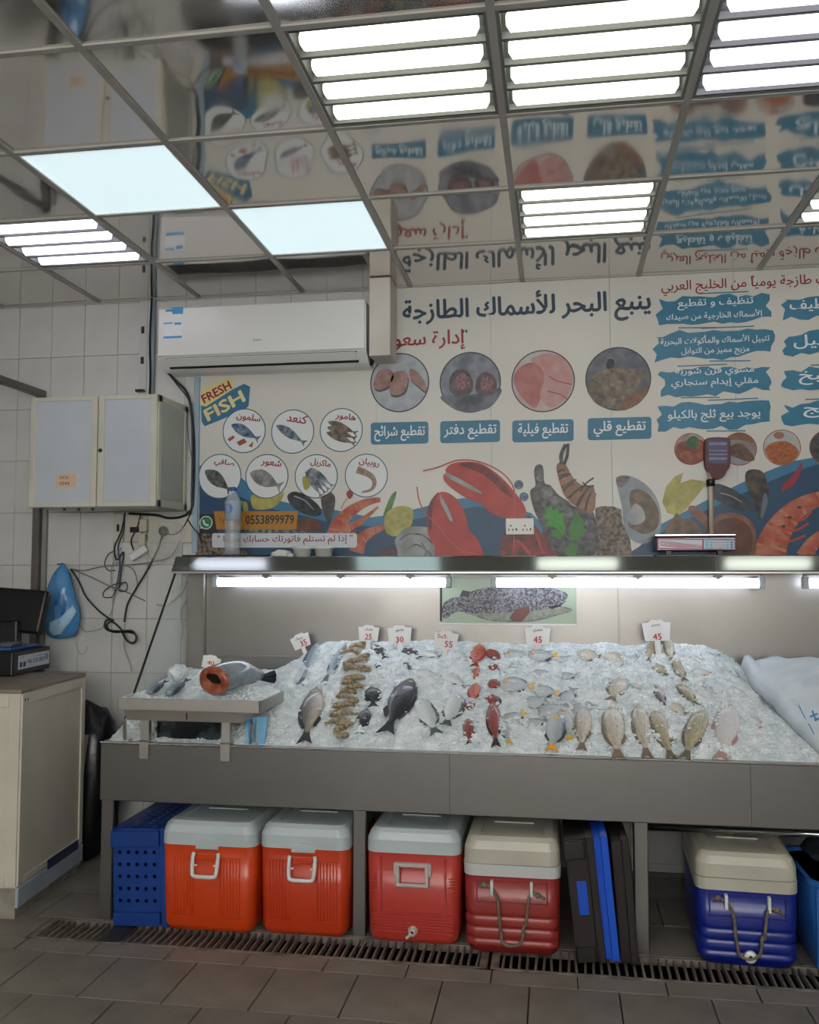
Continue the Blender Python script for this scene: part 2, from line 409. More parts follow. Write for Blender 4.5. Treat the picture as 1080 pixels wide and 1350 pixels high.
# fluorescent lights below the canopy
m_case = M('case_light_diffuser', 'ffffff', .5, emit='e3ecff', es=CASE_E)
for p0, p1, lab in ((288, 588, 'glowing tube light under the canopy nearest the side glass, shining on the ice'),
                    (655, 1000, 'glowing tube light under the canopy in front of the grouper picture'),
                    (1066, 1390, 'glowing tube light under the canopy at the picture edge beside the ice sack')):
    xa, xb = U(p0, 768, 'Y', 4.57).x, U(p1, 768, 'Y', 4.57).x
    t = thing('canopy_tube_light', lab, 'light', ((xa+xb)/2, 4.57, 1.46), group='tube lights under the steel canopy')
    b = bmesh.new(); tube(b, [(xa, 4.57, 1.442), (xb, 4.57, 1.442)], .0235, 12); obj('diffuser', b, m_case, t, smooth=False)
    for xe in (xa-.028, xb):
        b = box(xe, xe+.028, 4.548, 4.594, 1.415, 1.472, .006, 2); bx(b, xe+.006, xe+.02, 4.556, 4.586, 1.47, 1.5)
        obj('end_cap', b, M('grey_end_cap', 'a9aeb0', .4), t)
    for q in (.22, .55, .85):
        xc = xa+(xb-xa)*q; b = box(xc-.02, xc+.02, 4.55, 4.59, 1.468, 1.49, .002, 1); bx(b, xc-.008, xc+.008, 4.545, 4.595, 1.46, 1.502)
        obj('clip', b, M('clip_metal', '66645f', .4, .7), t)
    obj('batten', box(xa-.02, xb+.02, 4.553, 4.587, 1.478, 1.501, .002, 1), M('batten_grey', '7d776f', .5), t)

# ------------------------------------------------------------------ ice
def sm(a, b_, x):
    t = min(max((x-a)/(b_-a), 0), 1); return t*t*(3-2*t)
def ice_h(x, y):
    t = (y-3.80)/.88
    t = min(max(t, 0), 1)
    back = .385*(1-.40*sm(-1.12, -1.5, x))*(1-.55*sm(.66, 1.1, x))
    z = .752 + back*(t**.93)
    if x < -1.2: z += .05*sm(-1.2, -1.26, x)*sm(0, .4, t)*(1-sm(.6, 1, t))
    return z
def ice_pt(px, py):
    d = ray(px, py); lo, hi = 3.6, 4.68
    for _ in range(40):
        mid = (lo+hi)/2; p = EYE+d*(mid/d.y)
        if p.z > ice_h(p.x, mid): lo = mid
        else: hi = mid
    return EYE+d*(lo/d.y)
m_ice = bpy.data.materials.new('crushed_ice'); m_ice.use_nodes = True
N = m_ice.node_tree.nodes; L = m_ice.node_tree.links; pb = N['Principled BSDF']
pb.inputs['Roughness'].default_value = .28; pb.inputs['Specular IOR Level'].default_value = .7
tc = N.new('ShaderNodeTexCoord'); v1 = N.new('ShaderNodeTexVoronoi'); v1.inputs['Scale'].default_value = 75; v2 = N.new('ShaderNodeTexNoise'); v2.inputs['Scale'].default_value = 22; v2.inputs['Detail'].default_value = 6
L.new(tc.outputs['Object'], v1.inputs['Vector']); L.new(tc.outputs['Object'], v2.inputs['Vector'])
mx = N.new('ShaderNodeMath'); mx.operation = 'ADD'; L.new(v1.outputs['Distance'], mx.inputs[0]); L.new(v2.outputs['Fac'], mx.inputs[1])
bp = N.new('ShaderNodeBump'); bp.inputs['Strength'].default_value = .55; bp.inputs['Distance'].default_value = .012; L.new(mx.outputs[0], bp.inputs['Height']); L.new(bp.outputs[0], pb.inputs['Normal'])
cr = N.new('ShaderNodeValToRGB'); cr.color_ramp.elements[0].position = .3; cr.color_ramp.elements[1].position = .7
cr.color_ramp.elements[0].color = (*srgb('c6d3d7'), 1); cr.color_ramp.elements[1].color = (*srgb('f4f8f8'), 1)
L.new(v2.outputs['Fac'], cr.inputs[0]); L.new(cr.outputs[0], pb.inputs['Base Color'])
def nz(x, y, s, z=0): return noise.noise(Vector((x*s, y*s, z)))
FISH_BUMPS = []
def ice_surface(x, y):
    z = ice_h(x, y)
    e = min(1, max(0, (y-3.80)/.05))
    z += e*(.016*nz(x, y, 7)+.010*nz(x, y, 19, 3)+.007*abs(nz(x, y, 48, 5))+.004*nz(x, y, 95, 9))
    return z
nx, ny = 460, 130
vsl = []; fsl = []
IX0, IX1 = XL+.02, 1.75
for j in range(ny+1):
    y = YF+.014 + (4.696-YF-.014)*j/ny
    for i in range(nx+1):
        x = IX0+(IX1-IX0)*i/nx
        vsl.append((x, y, ice_surface(x, y)))
for j in range(ny):
    for i in range(nx):
        a = j*(nx+1)+i; fsl.append((a, a+1, a+nx+2, a+nx+1))
# loose chips of ice over the heap
chip = [(1, 0, -.5), (-.5, .87, -.5), (-.5, -.87, -.5), (0, 0, .9)]
for k in range(9000):
    x = random.uniform(IX0+.05, 1.5); y = random.uniform(YF+.03, 4.66); s = random.uniform(.003, .0085)
    z = ice_surface(x, y)+s*.2; q = Matrix.Rotation(random.uniform(0, 6.28), 3, 'Z') @ Matrix.Rotation(random.uniform(-1.5, 1.5), 3, 'X'); n0 = len(vsl)
    for c in chip: v = q @ Vector(c)*s; vsl.append((x+v.x, y+v.y, z+v.z))
    fsl += [(n0, n0+1, n0+3), (n0+1, n0+2, n0+3), (n0+2, n0, n0+3), (n0, n0+2, n0+1)]
ice = obj('crushed_ice', (vsl, fsl), m_ice)
setp(ice, 'sloping heap of crushed white ice filling the steel fish counter', 'ice', None, 'stuff')

# ------------------------------------------------------------------ fish
def fish_mat(name, back, side, belly, stripes=None, spots=None, rough=.3):
    m = bpy.data.materials.new(name); m.use_nodes = True; N = m.node_tree.nodes; L = m.node_tree.links
    b = N['Principled BSDF']; b.inputs['Roughness'].default_value = rough; b.inputs['Coat Weight'].default_value = .5; b.inputs['Coat Roughness'].default_value = .12
    tc = N.new('ShaderNodeTexCoord'); sp = N.new('ShaderNodeSeparateXYZ'); L.new(tc.outputs['Object'], sp.inputs[0])
    n = N.new('ShaderNodeTexNoise'); n.inputs['Scale'].default_value = 7; n.inputs['Detail'].default_value = 4; L.new(tc.outputs['Object'], n.inputs['Vector'])
    ad = N.new('ShaderNodeMath'); ad.operation = 'MULTIPLY_ADD'; L.new(n.outputs['Fac'], ad.inputs[0]); ad.inputs[1].default_value = .35; L.new(sp.outputs['Y'], ad.inputs[2])
    cr = N.new('ShaderNodeValToRGB'); e = cr.color_ramp.elements
    e[0].position = 0; e[0].color = (*srgb(belly), 1); e[1].position = .55; e[1].color = (*srgb(back), 1)
    q = cr.color_ramp.elements.new(.28); q.color = (*srgb(side), 1)
    q = cr.color_ramp.elements.new(.45); q.color = (*srgb(side), 1)
    L.new(ad.outputs[0], cr.inputs[0]); out = cr.outputs[0]
    if stripes:
        wv = N.new('ShaderNodeTexWave'); wv.bands_direction = 'Y'; wv.inputs['Scale'].default_value = 5.5; wv.inputs['Distortion'].default_value = 1.2; L.new(tc.outputs['Object'], wv.inputs['Vector'])
        mi = N.new('ShaderNodeMix'); mi.data_type = 'RGBA'; mm = N.new('ShaderNodeMath'); mm.operation = 'MULTIPLY'; mm.inputs[1].default_value = .5
        L.new(wv.outputs['Fac'], mm.inputs[0]); L.new(mm.outputs[0], mi.inputs['Factor']); L.new(out, mi.inputs['A']); mi.inputs['B'].default_value = (*srgb(stripes), 1); out = mi.outputs['Result']
    if spots:
        n3 = N.new('ShaderNodeTexNoise'); n3.inputs['Scale'].default_value = 16; n3.inputs['Detail'].default_value = 3; L.new(tc.outputs['Object'], n3.inputs['Vector'])
        r3 = N.new('ShaderNodeMapRange'); r3.inputs[1].default_value = .5; r3.inputs[2].default_value = .66; r3.inputs[4].default_value = .75; L.new(n3.outputs['Fac'], r3.inputs[0])
        mi = N.new('ShaderNodeMix'); mi.data_type = 'RGBA'; L.new(r3.outputs[0], mi.inputs['Factor']); L.new(out, mi.inputs['A']); mi.inputs['B'].default_value = (*srgb(spots), 1); out = mi.outputs['Result']
    L.new(out, b.inputs['Base Color'])
    v = N.new('ShaderNodeTexVoronoi'); v.inputs['Scale'].default_value = 26; L.new(tc.outputs['Object'], v.inputs['Vector'])
    bp = N.new('ShaderNodeBump'); bp.inputs['Strength'].default_value = .25; bp.inputs['Distance'].default_value = .01; L.new(v.outputs['Distance'], bp.inputs['Height']); L.new(bp.outputs[0], b.inputs['Normal'])
    return m
m_eye = M('fish_eye', '08090a', .1); m_iris = M('fish_iris', 'c9c4a4', .3)
HP = [(0, .10), (.05, .36), (.13, .62), (.25, .88), (.4, 1.), (.55, .95), (.7, .74), (.83, .47), (.93, .27), (1, .21)]
def lerp_prof(P, t):
    for (a, va), (c, vc) in zip(P, P[1:]):
        if t <= c: return va+(vc-va)*(t-a)/(c-a)
    return P[-1][1]
def fish_proto(kind, mat, fin, hp=HP, fork=.14, tail=.29):
    """unit fish lying on its side: nose +X, back +Y, up +Z"""
    root = thing(kind, 'x', 'fish')
    b = bmesh.new(); rings = []
    for i in range(15):
        t = i/14; t2 = t**.9; x = .5-.82*t2; h = lerp_prof(hp, t2)*.46; wz = max(.06, (h/.46)**.8)*.5*(1 if t2 < .6 else 1-.4*(t2-.6))
        rings.append([b.verts.new((x, h*math.sin(a)*(1.0 if math.sin(a) > 0 else .95), wz*math.cos(a))) for a in [2*math.pi*k/12 for k in range(12)]])
    for A, B in zip(rings, rings[1:]):
        for k in range(12): b.faces.new((A[k], A[(k+1) % 12], B[(k+1) % 12], B[k]))
    b.faces.new(rings[0]); b.faces.new(rings[-1][::-1])
    obj('body', b, mat, root, smooth=True)
    def fin_mesh(name, pts, z=.0, th=.03, m_=None):
        b = bmesh.new(); A = [b.verts.new((x, y, z+th)) for x, y in pts]; B = [b.verts.new((x, y, z-th)) for x, y in pts]
        n = len(pts)
        b.faces.new(A); b.faces.new(B[::-1])
        for k in range(n): b.faces.new((A[k], A[(k+1) % n], B[(k+1) % n], B[k]))
        return obj(name, b, m_ or fin, root)
    fin_mesh('tail_fin', [(-.28, .095), (-.36, .14), (-.5, tail), (-.5+fork*.3, .1), (-.5+fork*.45, 0), (-.5+fork*.3, -.1), (-.5, -tail), (-.36, -.14), (-.28, -.095)])
    ef = M('dark_edge_fin', '3a4044', .45) if kind.startswith(('yellow', 'silver_b')) else fin
    fin_mesh('dorsal_fin', [(.22, .38), (.16, .475), (.02, .50), (-.10, .44), (-.20, .33), (-.25, .22), (-.24, .12), (.1, .3)], m_=ef)
    fin_mesh('anal_fin', [(-.03, -.38), (-.1, -.43), (-.2, -.31), (-.24, -.2), (-.1, -.2)], m_=ef)
    for s in (1, -1): fin_mesh('pectoral_fin', [(.24, -.06), (.2, .0), (.10, -.02), (.03, -.10), (.06, -.17), (.16, -.15), (.22, -.12)], z=s*.455, m_=mat)
    if kind.startswith('yellow'):
        for s in (1, -1): fin_mesh('cheek_patch', [(.36, -.14), (.385, .02), (.34, .14), (.28, .10), (.26, -.08), (.30, -.18)], z=s*.40, th=.05)
    for s in (1, -1):
        bb = bmesh.new(); bmesh.ops.create_uvsphere(bb, u_segments=8, v_segments=6, radius=1); bmesh.ops.transform(bb, matrix=Matrix.Diagonal((.028, .07, .12, 1)), verts=bb.verts); bmesh.ops.translate(bb, vec=(.385, .09, s*.29), verts=bb.verts)
        e = obj('eye', bb, m_iris, root, smooth=True)
        bb = bmesh.new(); bmesh.ops.create_uvsphere(bb, u_segments=6, v_segments=5, radius=1); bmesh.ops.transform(bb, matrix=Matrix.Diagonal((.016, .04, .08, 1)), verts=bb.verts); bmesh.ops.translate(bb, vec=(.386, .09, s*.35), verts=bb.verts)
        obj('pupil', bb, m_eye, e, smooth=True)
    return root
HS = [(0, .12), (.06, .4), (.15, .66), (.3, .93), (.45, 1.), (.6, .88), (.75, .6), (.88, .3), (1, .16)]
HB = [(0, .14), (.05, .42), (.12, .72), (.22, .95), (.38, 1.), (.55, .97), (.7, .78), (.83, .5), (.93, .27), (1, .2)]
yellow_fin = M('yellow_fin', 'e9a80c', .35)
SPEC = {
 'striped': ('silver_bream', fish_mat('striped_bream', '22292d', 'a5b0b6', 'ced3d5', stripes='77838a'), M('grey_fin', '8b8f8c', .4), HB),
 'yellow': ('yellow_tailed_bream', fish_mat('yellow_bream', '1c2326', 'a5b0b6', 'd0d5d6', stripes='737f87'), yellow_fin, HB),
 'cream': ('cream_bream', fish_mat('cream_bream', '6e6552', 'bdb4a0', 'd8d3c6', spots='9c927c'), M('brown_fin', '7b6650', .5), HB),
 'olive': ('olive_bream', fish_mat('olive_bream', '5f573c', 'a39876', 'c2b99c', spots='7a6f50'), M('olive_fin', '6a5a42', .5), HB),
 'pink': ('pinkish_bream', fish_mat('pink_bream', '9c9a98', 'c9c8c7', 'dedcda', spots='cfc2be'), M('pink_fin', 'b08a80', .5), HB),
 'red': ('red_grouper', fish_mat('red_grouper', '5e1d16', '8c2f22', '9e4a3a', spots='45211c'), M('dark_red_fin', '3c211d', .5), HS),
 'bright': ('bright_red_fish', fish_mat('bright_red', '8e2a1c', 'b8402c', 'c8705c', spots='d8968a'), M('red_fin', 'a03626', .5), HS),
 'black': ('black_grouper', fish_mat('black_grouper', '15181b', '22272b', '30353a', spots='0b0d0f'), M('black_fin', '14171a', .5), HS),
 'mackerel': ('silver_mackerel', fish_mat('mackerel', '2f3d49', '6f8392', 'b3bfc6'), M('steel_fin', '4a5660', .4), HS),
 'snapper': ('grey_snapper', fish_mat('snapper', '30363a', '6f6d69', 'b8ab9d'), M('dark_fin', '1f2224', .5), HS),
 'silver': ('silver_fish', fish_mat('silver_fish', '27302f', 'c0c9c6', 'dfe4e2'), M('silver_fin', '49534f', .4), HB),
}
# kind, head px, tail px, width px, sink (share of thickness below the ice)
FISH = [
 ('mackerel', 418, 851, 396, 903, 17, .3), ('mackerel', 455, 851, 428, 899, 14, .3), ('snapper', 418, 912, 402, 980, 31, .25),
 ('black', 492, 852, 508, 868, 14, .4), ('black', 532, 856, 553, 867, 14, .45), ('black', 497, 875, 505, 884, 10, .5), ('black', 534, 872, 541, 882, 10, .5),
 ('black', 491, 908, 492, 932, 23, .35), ('black', 484, 937, 474, 968, 19, .3), ('black', 541, 902, 510, 968, 37, .2),
 ('silver', 560, 861, 580, 866, 13, .45), ('silver', 598, 862, 620, 874, 15, .4), ('silver', 548, 888, 580, 892, 17, .45), ('silver', 585, 889, 615, 905, 15, .5),
 ('silver', 554, 926, 575, 968, 28, .3), ('silver', 605, 922, 588, 957, 28, .3),
 ('bright', 633, 853, 626, 880, 20, .2), ('bright', 630, 882, 624, 896, 11, .3), ('bright', 628, 903, 622, 928, 16, .3), ('red', 625, 928, 606, 939, 12, .4), ('red', 617, 951, 619, 982, 16, .2),
 ('red', 644, 858, 662, 874, 15, .4), ('red', 646, 877, 662, 888, 12, .4), ('red', 644, 901, 664, 905, 17, .4), ('red', 644, 917, 660, 934, 18, .4), ('red', 650, 930, 654, 985, 20, .2),
 ('yellow', 667, 865, 699, 864, 18, .35), ('yellow', 668, 880, 696, 877, 13, .5), ('yellow', 698, 868, 735, 866, 23, .3), ('striped', 702, 888, 724, 885, 12, .5), ('striped', 735, 870, 757, 869, 12, .5), ('striped', 737, 893, 762, 890, 14, .45),
 ('yellow', 662, 905, 704, 908, 28, .3), ('yellow', 705, 913, 736, 915, 22, .35), ('striped', 695, 930, 722, 925, 22, .35), ('striped', 713, 944, 748, 932, 22, .25), ('striped', 742, 930, 756, 908, 22, .4),
 ('yellow', 665, 955, 692, 940, 20, .35), ('yellow', 664, 950, 672, 980, 16, .5), ('striped', 690, 958, 722, 950, 17, .4), ('yellow', 735, 948, 728, 992, 27, .15), ('yellow', 742, 940, 752, 976, 21, .3),
 ('striped', 758, 942, 781, 930, 22, .3), ('cream', 770, 938, 767, 990, 23, .2), ('cream', 764, 865, 792, 868, 24, .35), ('cream', 800, 864, 824, 876, 20, .4), ('striped', 828, 864, 845, 873, 16, .45),
 ('cream', 820, 898, 806, 924, 26, .35), ('cream', 806, 938, 815, 1001, 30, .25), ('cream', 842, 935, 853, 999, 25, .25), ('olive', 864, 943, 885, 1001, 24, .2), ('olive', 925, 944, 903, 1003, 27, .1),
 ('olive', 861, 848, 855, 872, 13, .3), ('cream', 880, 845, 886, 872, 14, .3), ('olive', 864, 877, 878, 890, 15, .4), ('olive', 890, 874, 903, 898, 15, .3), ('snapper', 864, 905, 878, 932, 13, .3),
 ('olive', 896, 904, 918, 930, 17, .3), ('cream', 885, 930, 905, 942, 15, .4), ('snapper', 855, 970, 868, 982, 14, .4), ('striped', 886, 968, 894, 988, 12, .5),
 ('pink', 962, 935, 951, 1001, 34, .35), ('pink', 914, 885, 938, 888, 14, .5), ('striped', 948, 883, 974, 890, 13, .5), ('pink', 920, 908, 950, 922, 20, .5), ('pink', 960, 908, 992, 922, 19, .5), ('striped', 935, 862, 965, 872, 14, .5), ('pink', 988, 945, 1005, 958, 16, .62),
 ('cream', 838, 900, 850, 916, 15, .55), ('pink', 905, 862, 925, 872, 12, .6),
]
DESC = {'mackerel': 'slim blue-silver fish', 'snapper': 'grey-brown fish', 'black': 'black grouper', 'silver': 'silver dark-backed fish', 'bright': 'bright red speckled fish', 'red': 'dark red fish',
        'yellow': 'striped bream with yellow fins', 'striped': 'grey striped bream', 'cream': 'cream-brown bream', 'olive': 'olive-brown bream', 'pink': 'pale pinkish bream'}
def row_of(y):
    return ('top row on the ice' if y < 874 else 'second row on the ice' if y < 899 else 'middle row on the ice' if y < 930 else 'fourth row down' if y < 952 else 'front row by the steel rim')
ORD = ['first', 'second', 'third', 'fourth', 'fifth', 'sixth', 'seventh', 'eighth', 'ninth', 'tenth']
cnt = {}
for f in sorted(FISH, key=lambda f: f[1]+f[3]):
    k_ = (f[0], row_of((f[2]+f[4])/2)); cnt.setdefault(k_, []).append(f)
protos = {}
def copy_tree(o, parent=None):
    c = o.copy(); COL.objects.link(c); c.parent = parent
    for ch in list(o.children): copy_tree(ch, c)
    return c
def place_fish(f, base=ice_pt, label=None, thick=.42, group=None):
    kind, hx, hy, tx, ty, wp, sink = f
    nm, mat, fin, hp = SPEC[kind]
    if kind not in protos: o = fish_proto(nm, mat, fin, hp); protos[kind] = o
    else: o = copy_tree(protos[kind])
    a, c = base(hx, hy), base(tx, ty); mid = (a+c)/2; d = a-c; Ln = d.length; d.normalize()
    e = .01; nrm = Vector((-(ice_h(mid.x+e, mid.y)-ice_h(mid.x-e, mid.y))/(2*e), -(ice_h(mid.x, mid.y+e)-ice_h(mid.x, mid.y-e))/(2*e), 1)).normalized()
    nrm = (nrm-d*nrm.dot(d)).normalized()
    yv = nrm.cross(d)
    # the back turns to whichever side lies away from the viewer, else up the wall side
    if abs(d.x) > .3 and yv.z < 0 or abs(d.x) <= .3 and yv.x*(1 if hx % 2 else -1) < 0: yv = -yv; zz = -nrm
    else: zz = nrm
    dist = (mid-EYE).dot(_f); D = wp*dist/F*(1.22 if abs(d.x) > .5 else 1.0)
    Tk = D*thick*1.1
    rot = Matrix((d, yv, zz)).transposed()
    o.rotation_mode = 'XYZ'; o.rotation_euler = rot.to_euler()
    Ln *= 1.1; D *= 1.12; o.scale = (Ln, D, Tk); o.location = mid+nrm*Tk*(.5-sink)
    k_ = (kind, row_of((hy+ty)/2))
    if label is None:
        lst = cnt[k_]; i = lst.index(f)
        label = f"{DESC[kind]}, {k_[1]}" + ('' if len(lst) == 1 else f", {ORD[i]} from the tray end")
    setp(o, label, 'fish', group or 'fish laid out on the crushed ice')
    return o
for f in FISH: place_fish(f)

# handfuls of ice thrown over and between the fish
vq = []; fq = []; ib = bmesh.new(); bmesh.ops.create_icosphere(ib, subdivisions=1, radius=1); iv = [v.co.copy() for v in ib.verts]; jf = [tuple(v.index for v in f.verts) for f in ib.faces]; ib.free()
def ice_blob(c, s):
    n0 = len(vq); q = Matrix.Rotation(random.uniform(0, 6), 3, 'Z') @ Matrix.Rotation(random.uniform(0, 6), 3, 'X')
    for v in iv: w3 = q @ v; k = s*random.uniform(.65, 1.25); vq.append((c.x+w3.x*k, c.y+w3.y*k, c.z+w3.z*k*.7))
    fq.extend(tuple(i+n0 for i in f) for f in jf)
for f in FISH:
    a, c = ice_pt(f[1], f[2]), ice_pt(f[3], f[4]); d = c-a; wd = f[5]*3.9/F; n = max(8, int(d.length*150)); sd = Vector((-d.y, d.x, 0)).normalized() if d.length > 0 else Vector((1, 0, 0))
    for k in range(n):
        q = random.random(); side = random.choice((-1, 1)); p = a+d*q+sd*side*wd*(.36+.3*random.random())*(1-.45*q); p.z = ice_surface(p.x, p.y)+.004
        ice_blob(p, random.uniform(.004, .011))
    cover = int(n*(1.7 if f[6] >= .45 else 1.0 if f[6] >= .35 else .2))
    for k in range(cover):
        q = random.random()**2*.5; p = a+d*q+sd*wd*random.uniform(-.45, .45); p.z = ice_surface(p.x, p.y)+wd*.3*(1-f[6])
        ice_blob(p, random.uniform(.005, .014))
setp(obj('loose_ice', (vq, fq), m_ice), 'loose handfuls of ice scattered over the rows of fish', 'ice', None, 'stuff')

# brown prawns in a heaped line
m_prawn = M('raw_prawn', 'b3a281', .4, 0, '5f4e36', 8, .9, lo=.42, hi=.62)
m_prawn2 = M('raw_prawn_tail', '9c8058', .4)
def prawn_proto():
    root = thing('prawn', 'x', 'prawn')
    ctr = [Vector((.5*math.cos(a), .5*math.sin(a)-.2, 0)) for a in [R(15+150*k/9) for k in range(10)]]
    rad = [.05, .13, .17, .18, .17, .16, .14, .12, .10, .07]
    b = tube(bmesh.new(), ctr, rad, 8); obj('body', b, m_prawn, root, smooth=True)
    b = bmesh.new()
    for s in (-1, 0, 1): tube(b, [ctr[-1], ctr[-1]+Vector((-.1+.02*abs(s), -.16, s*.09))], [.03, .05], 5)
    obj('tail_fan', b, m_prawn2, root)
    b = bmesh.new()
    for s in range(6):
        p = ctr[2]+(ctr[6]-ctr[2])*s/5+Vector((0, -.06, 0)); tube(b, [p, p+Vector((.03, -.2, .03*(s % 2)))], [.02, .008], 4)
    for s in (-1, 1): tube(b, catmull([ctr[0], ctr[0]+Vector((.12, .1, s*.05)), ctr[0]+Vector((.05, .35, s*.12)), ctr[0]+Vector((-.2, .5, s*.1))], 4), .01, 4)
    obj('leg_fringe', b, m_prawn2, root)
    return root
pr = None
line = [(481, 853), (470, 859), (478, 868), (463, 866), (461, 879), (470, 876), (479, 885), (465, 888), (464, 897), (472, 901), (461, 905), (469, 911), (459, 917), (456, 925), (463, 929), (452, 936), (459, 941), (449, 948), (455, 956), (446, 960), (452, 968), (449, 976)]
for i, (px, py) in enumerate(line):
    o = prawn_proto() if pr is None else copy_tree(pr)
    if pr is None: pr = o
    p = ice_pt(px, py); s = random.uniform(.076, .092)
    o.scale = (s, s, s*.9); o.location = (p.x, p.y-.004, p.z+.012+.008*(i % 2)); o.rotation_euler = (R(22)+random.uniform(-.3, .3), random.uniform(-.2, .2), random.uniform(0, 6.28))
    setp(o, f"brown raw prawn, {(ORD+['eleventh','twelfth','thirteenth','fourteenth','fifteenth','sixteenth','seventeenth','eighteenth','nineteenth','twentieth','twenty-first','twenty-second'])[len(line)-1-i]} up from the steel rim in the prawn line", 'prawn', 'raw prawns heaped in a line')

# ------------------------------------------------------------------ price cards
m_card = M('white_card', 'd9d8d6', .5); m_redink = M('red_ink', 'b3242c', .6); m_bluei = M('dark_ink', '3a3a52', .6)
def price_card(px, py, wpx, rot, label, lines, Y=4.6, z0=None):
    p = U(px, py, 'Y', Y); s = wpx*Y/F/1.02
    t = thing('price_card', label, 'price card', (p.x, p.y, p.z), (R(-8), R(rot), R(6)), group='white price cards standing in the ice')
    hw, hh = s/2, s*.42
    pts = [(-hw, hh*.75), (-hw*.55, hh*.8), (-hw*.35, hh), (hw*.35, hh), (hw*.55, hh*.8), (hw, hh*.75), (hw*.86, -hh*.75), (-hw*.86, -hh*.75)]
    b = bmesh.new(); A = [b.verts.new((x, -.0012, z)) for x, z in pts]; B = [b.verts.new((x, .0012, z)) for x, z in pts]
    b.faces.new(A); b.faces.new(B[::-1])
    for k in range(len(pts)): b.faces.new((A[k], A[(k+1) % len(pts)], B[(k+1) % len(pts)], B[k]))
    c = obj('card', b, m_card, t, world=False)
    obj('stake', box(-hw*.2, hw*.2, -.001, .002, -hh*.75-.07, -hh*.7), m_card, t, world=False)
    for s_, x, z, w_, h_, m_ in lines:
        text_on(s_, wm(c) @ Vector((x*hw, -.0022, z*hh)), (wm(c).to_3x3() @ Vector((1, 0, 0))), (wm(c).to_3x3() @ Vector((0, 0, 1))), w_*s, h_*s, m_, c, name='handwriting')
    for zz in (.35, -.1):
        pass
    return t
gl_ = [('شعري', 0, .62, .34, .14, m_bluei)]
price_card(397, 846, 27, -22, 'white price card marked 35, tilted beside the slim blue-silver fish', [('سمك', -.1, .5, .4, .16, m_bluei), ('35', .2, -.25, .34, .3, m_redink)])
price_card(486, 836, 29, 2, 'white price card marked 25 above the line of prawns', [('روبيان', 0, .55, .4, .15, m_bluei), ('25', 0, -.3, .32, .28, m_redink)])
price_card(527, 838, 33, -2, 'white price card marked 30 above the black groupers', [('هامور', 0, .55, .36, .14, m_bluei), ('30', 0, -.38, .32, .24, m_redink)])
price_card(588, 845, 33, 5, 'white price card with red handwriting and 55 beside the bright red fish', [('5u5:', -.3, .42, .42, .17, m_redink), ('55', .25, -.3, .32, .26, m_redink)], Y=4.55)
price_card(709, 839, 34, 1, 'white price card marked 45 just below the grouper picture', [('شعري', 0, .55, .36, .16, m_bluei), ('45', 0, -.3, .34, .26, m_redink)])
price_card(866, 833, 37, -2, 'white price card marked 45 standing alone beyond the grouper picture', [('شعري', -.05, .55, .3, .1, m_bluei), ('45', 0, -.4, .3, .22, m_redink)])

# grouper picture on the back panel
def flat(name, pts, Y, mat, parent, **k):
    """flat print: outline on the plane Y, from picture points"""
    P = [U(px, py, 'Y', 4.80 if False else Y) for px, py in pts]
    tri = geometry.tessellate_polygon([P])
    return obj(name, ([tuple(p) for p in P], [tuple(t) for t in tri]), mat, parent, **k)
gp = thing('grouper_picture', 'rectangular photo print of a speckled grouper stuck on the steel back panel', 'picture', U(670, 823, 'Y', 4.69))
obj('sheet', box(U(580, 800, 'Y', 4.69).x, U(760, 800, 'Y', 4.69).x, 4.688, 4.694, U(670, 824, 'Y', 4.69).z, 1.47), M('picture_green', '9fae97', .3, 0, '7c8f78', 4), gp)
sheet = gp.children[0]
obj('border', box(U(580, 800, 'Y', 4.69).x, U(760, 800, 'Y', 4.69).x, 4.685, 4.688, U(670, 824, 'Y', 4.69).z, U(670, 822, 'Y', 4.69).z), m_white, gp)
flat('fish_print', catmull([(x, y, 0) for x, y in [(586, 816), (583, 800), (592, 790), (608, 786), (620, 780), (640, 775), (665, 773), (700, 773), (730, 776), (748, 783), (745, 792), (738, 798), (752, 802), (753, 806), (735, 811), (715, 817), (690, 820), (650, 819), (628, 813), (605, 806)]], 4, True) and [(v[0], v[1]) for v in catmull([(x, y, 0) for x, y in [(586, 816), (583, 800), (592, 790), (608, 786), (620, 780), (640, 775), (665, 773), (700, 773), (730, 776), (748, 783), (745, 792), (738, 798), (752, 802), (753, 806), (735, 811), (715, 817), (690, 820), (650, 819), (628, 813), (605, 806)]], 4, True)],
     4.6865, M('grouper_skin', '3c3642', .4, 0, '85868a', 110, 1, lo=.42, hi=.6), sheet)
flat('belly_print', [(612, 809), (650, 808), (700, 806), (740, 800), (752, 805), (715, 816), (690, 819), (650, 818), (628, 812)], 4.686, M('grouper_belly', '8d9280', .4, 0, '6b6a68', 40, .8), sheet)
flat('fin_print', [(672, 814), (680, 803), (698, 799), (698, 808), (688, 820), (675, 819)], 4.6855, M('grouper_fin', '6d3b34', .4, 0, '4c2f2c', 20), sheet)
flat('back_fin_print', [(606, 786), (610, 778), (620, 780), (618, 787)], 4.6855, M('grouper_dark', '36303a', .4), sheet)
flat('dark_band', [(580, 772), (583, 772), (583, 819), (580, 819)], 4.6855, m_dark, sheet)
flat('mouth_line', [(722, 800), (738, 797), (748, 791), (739, 799), (728, 803)], 4.6853, m_dark, sheet)
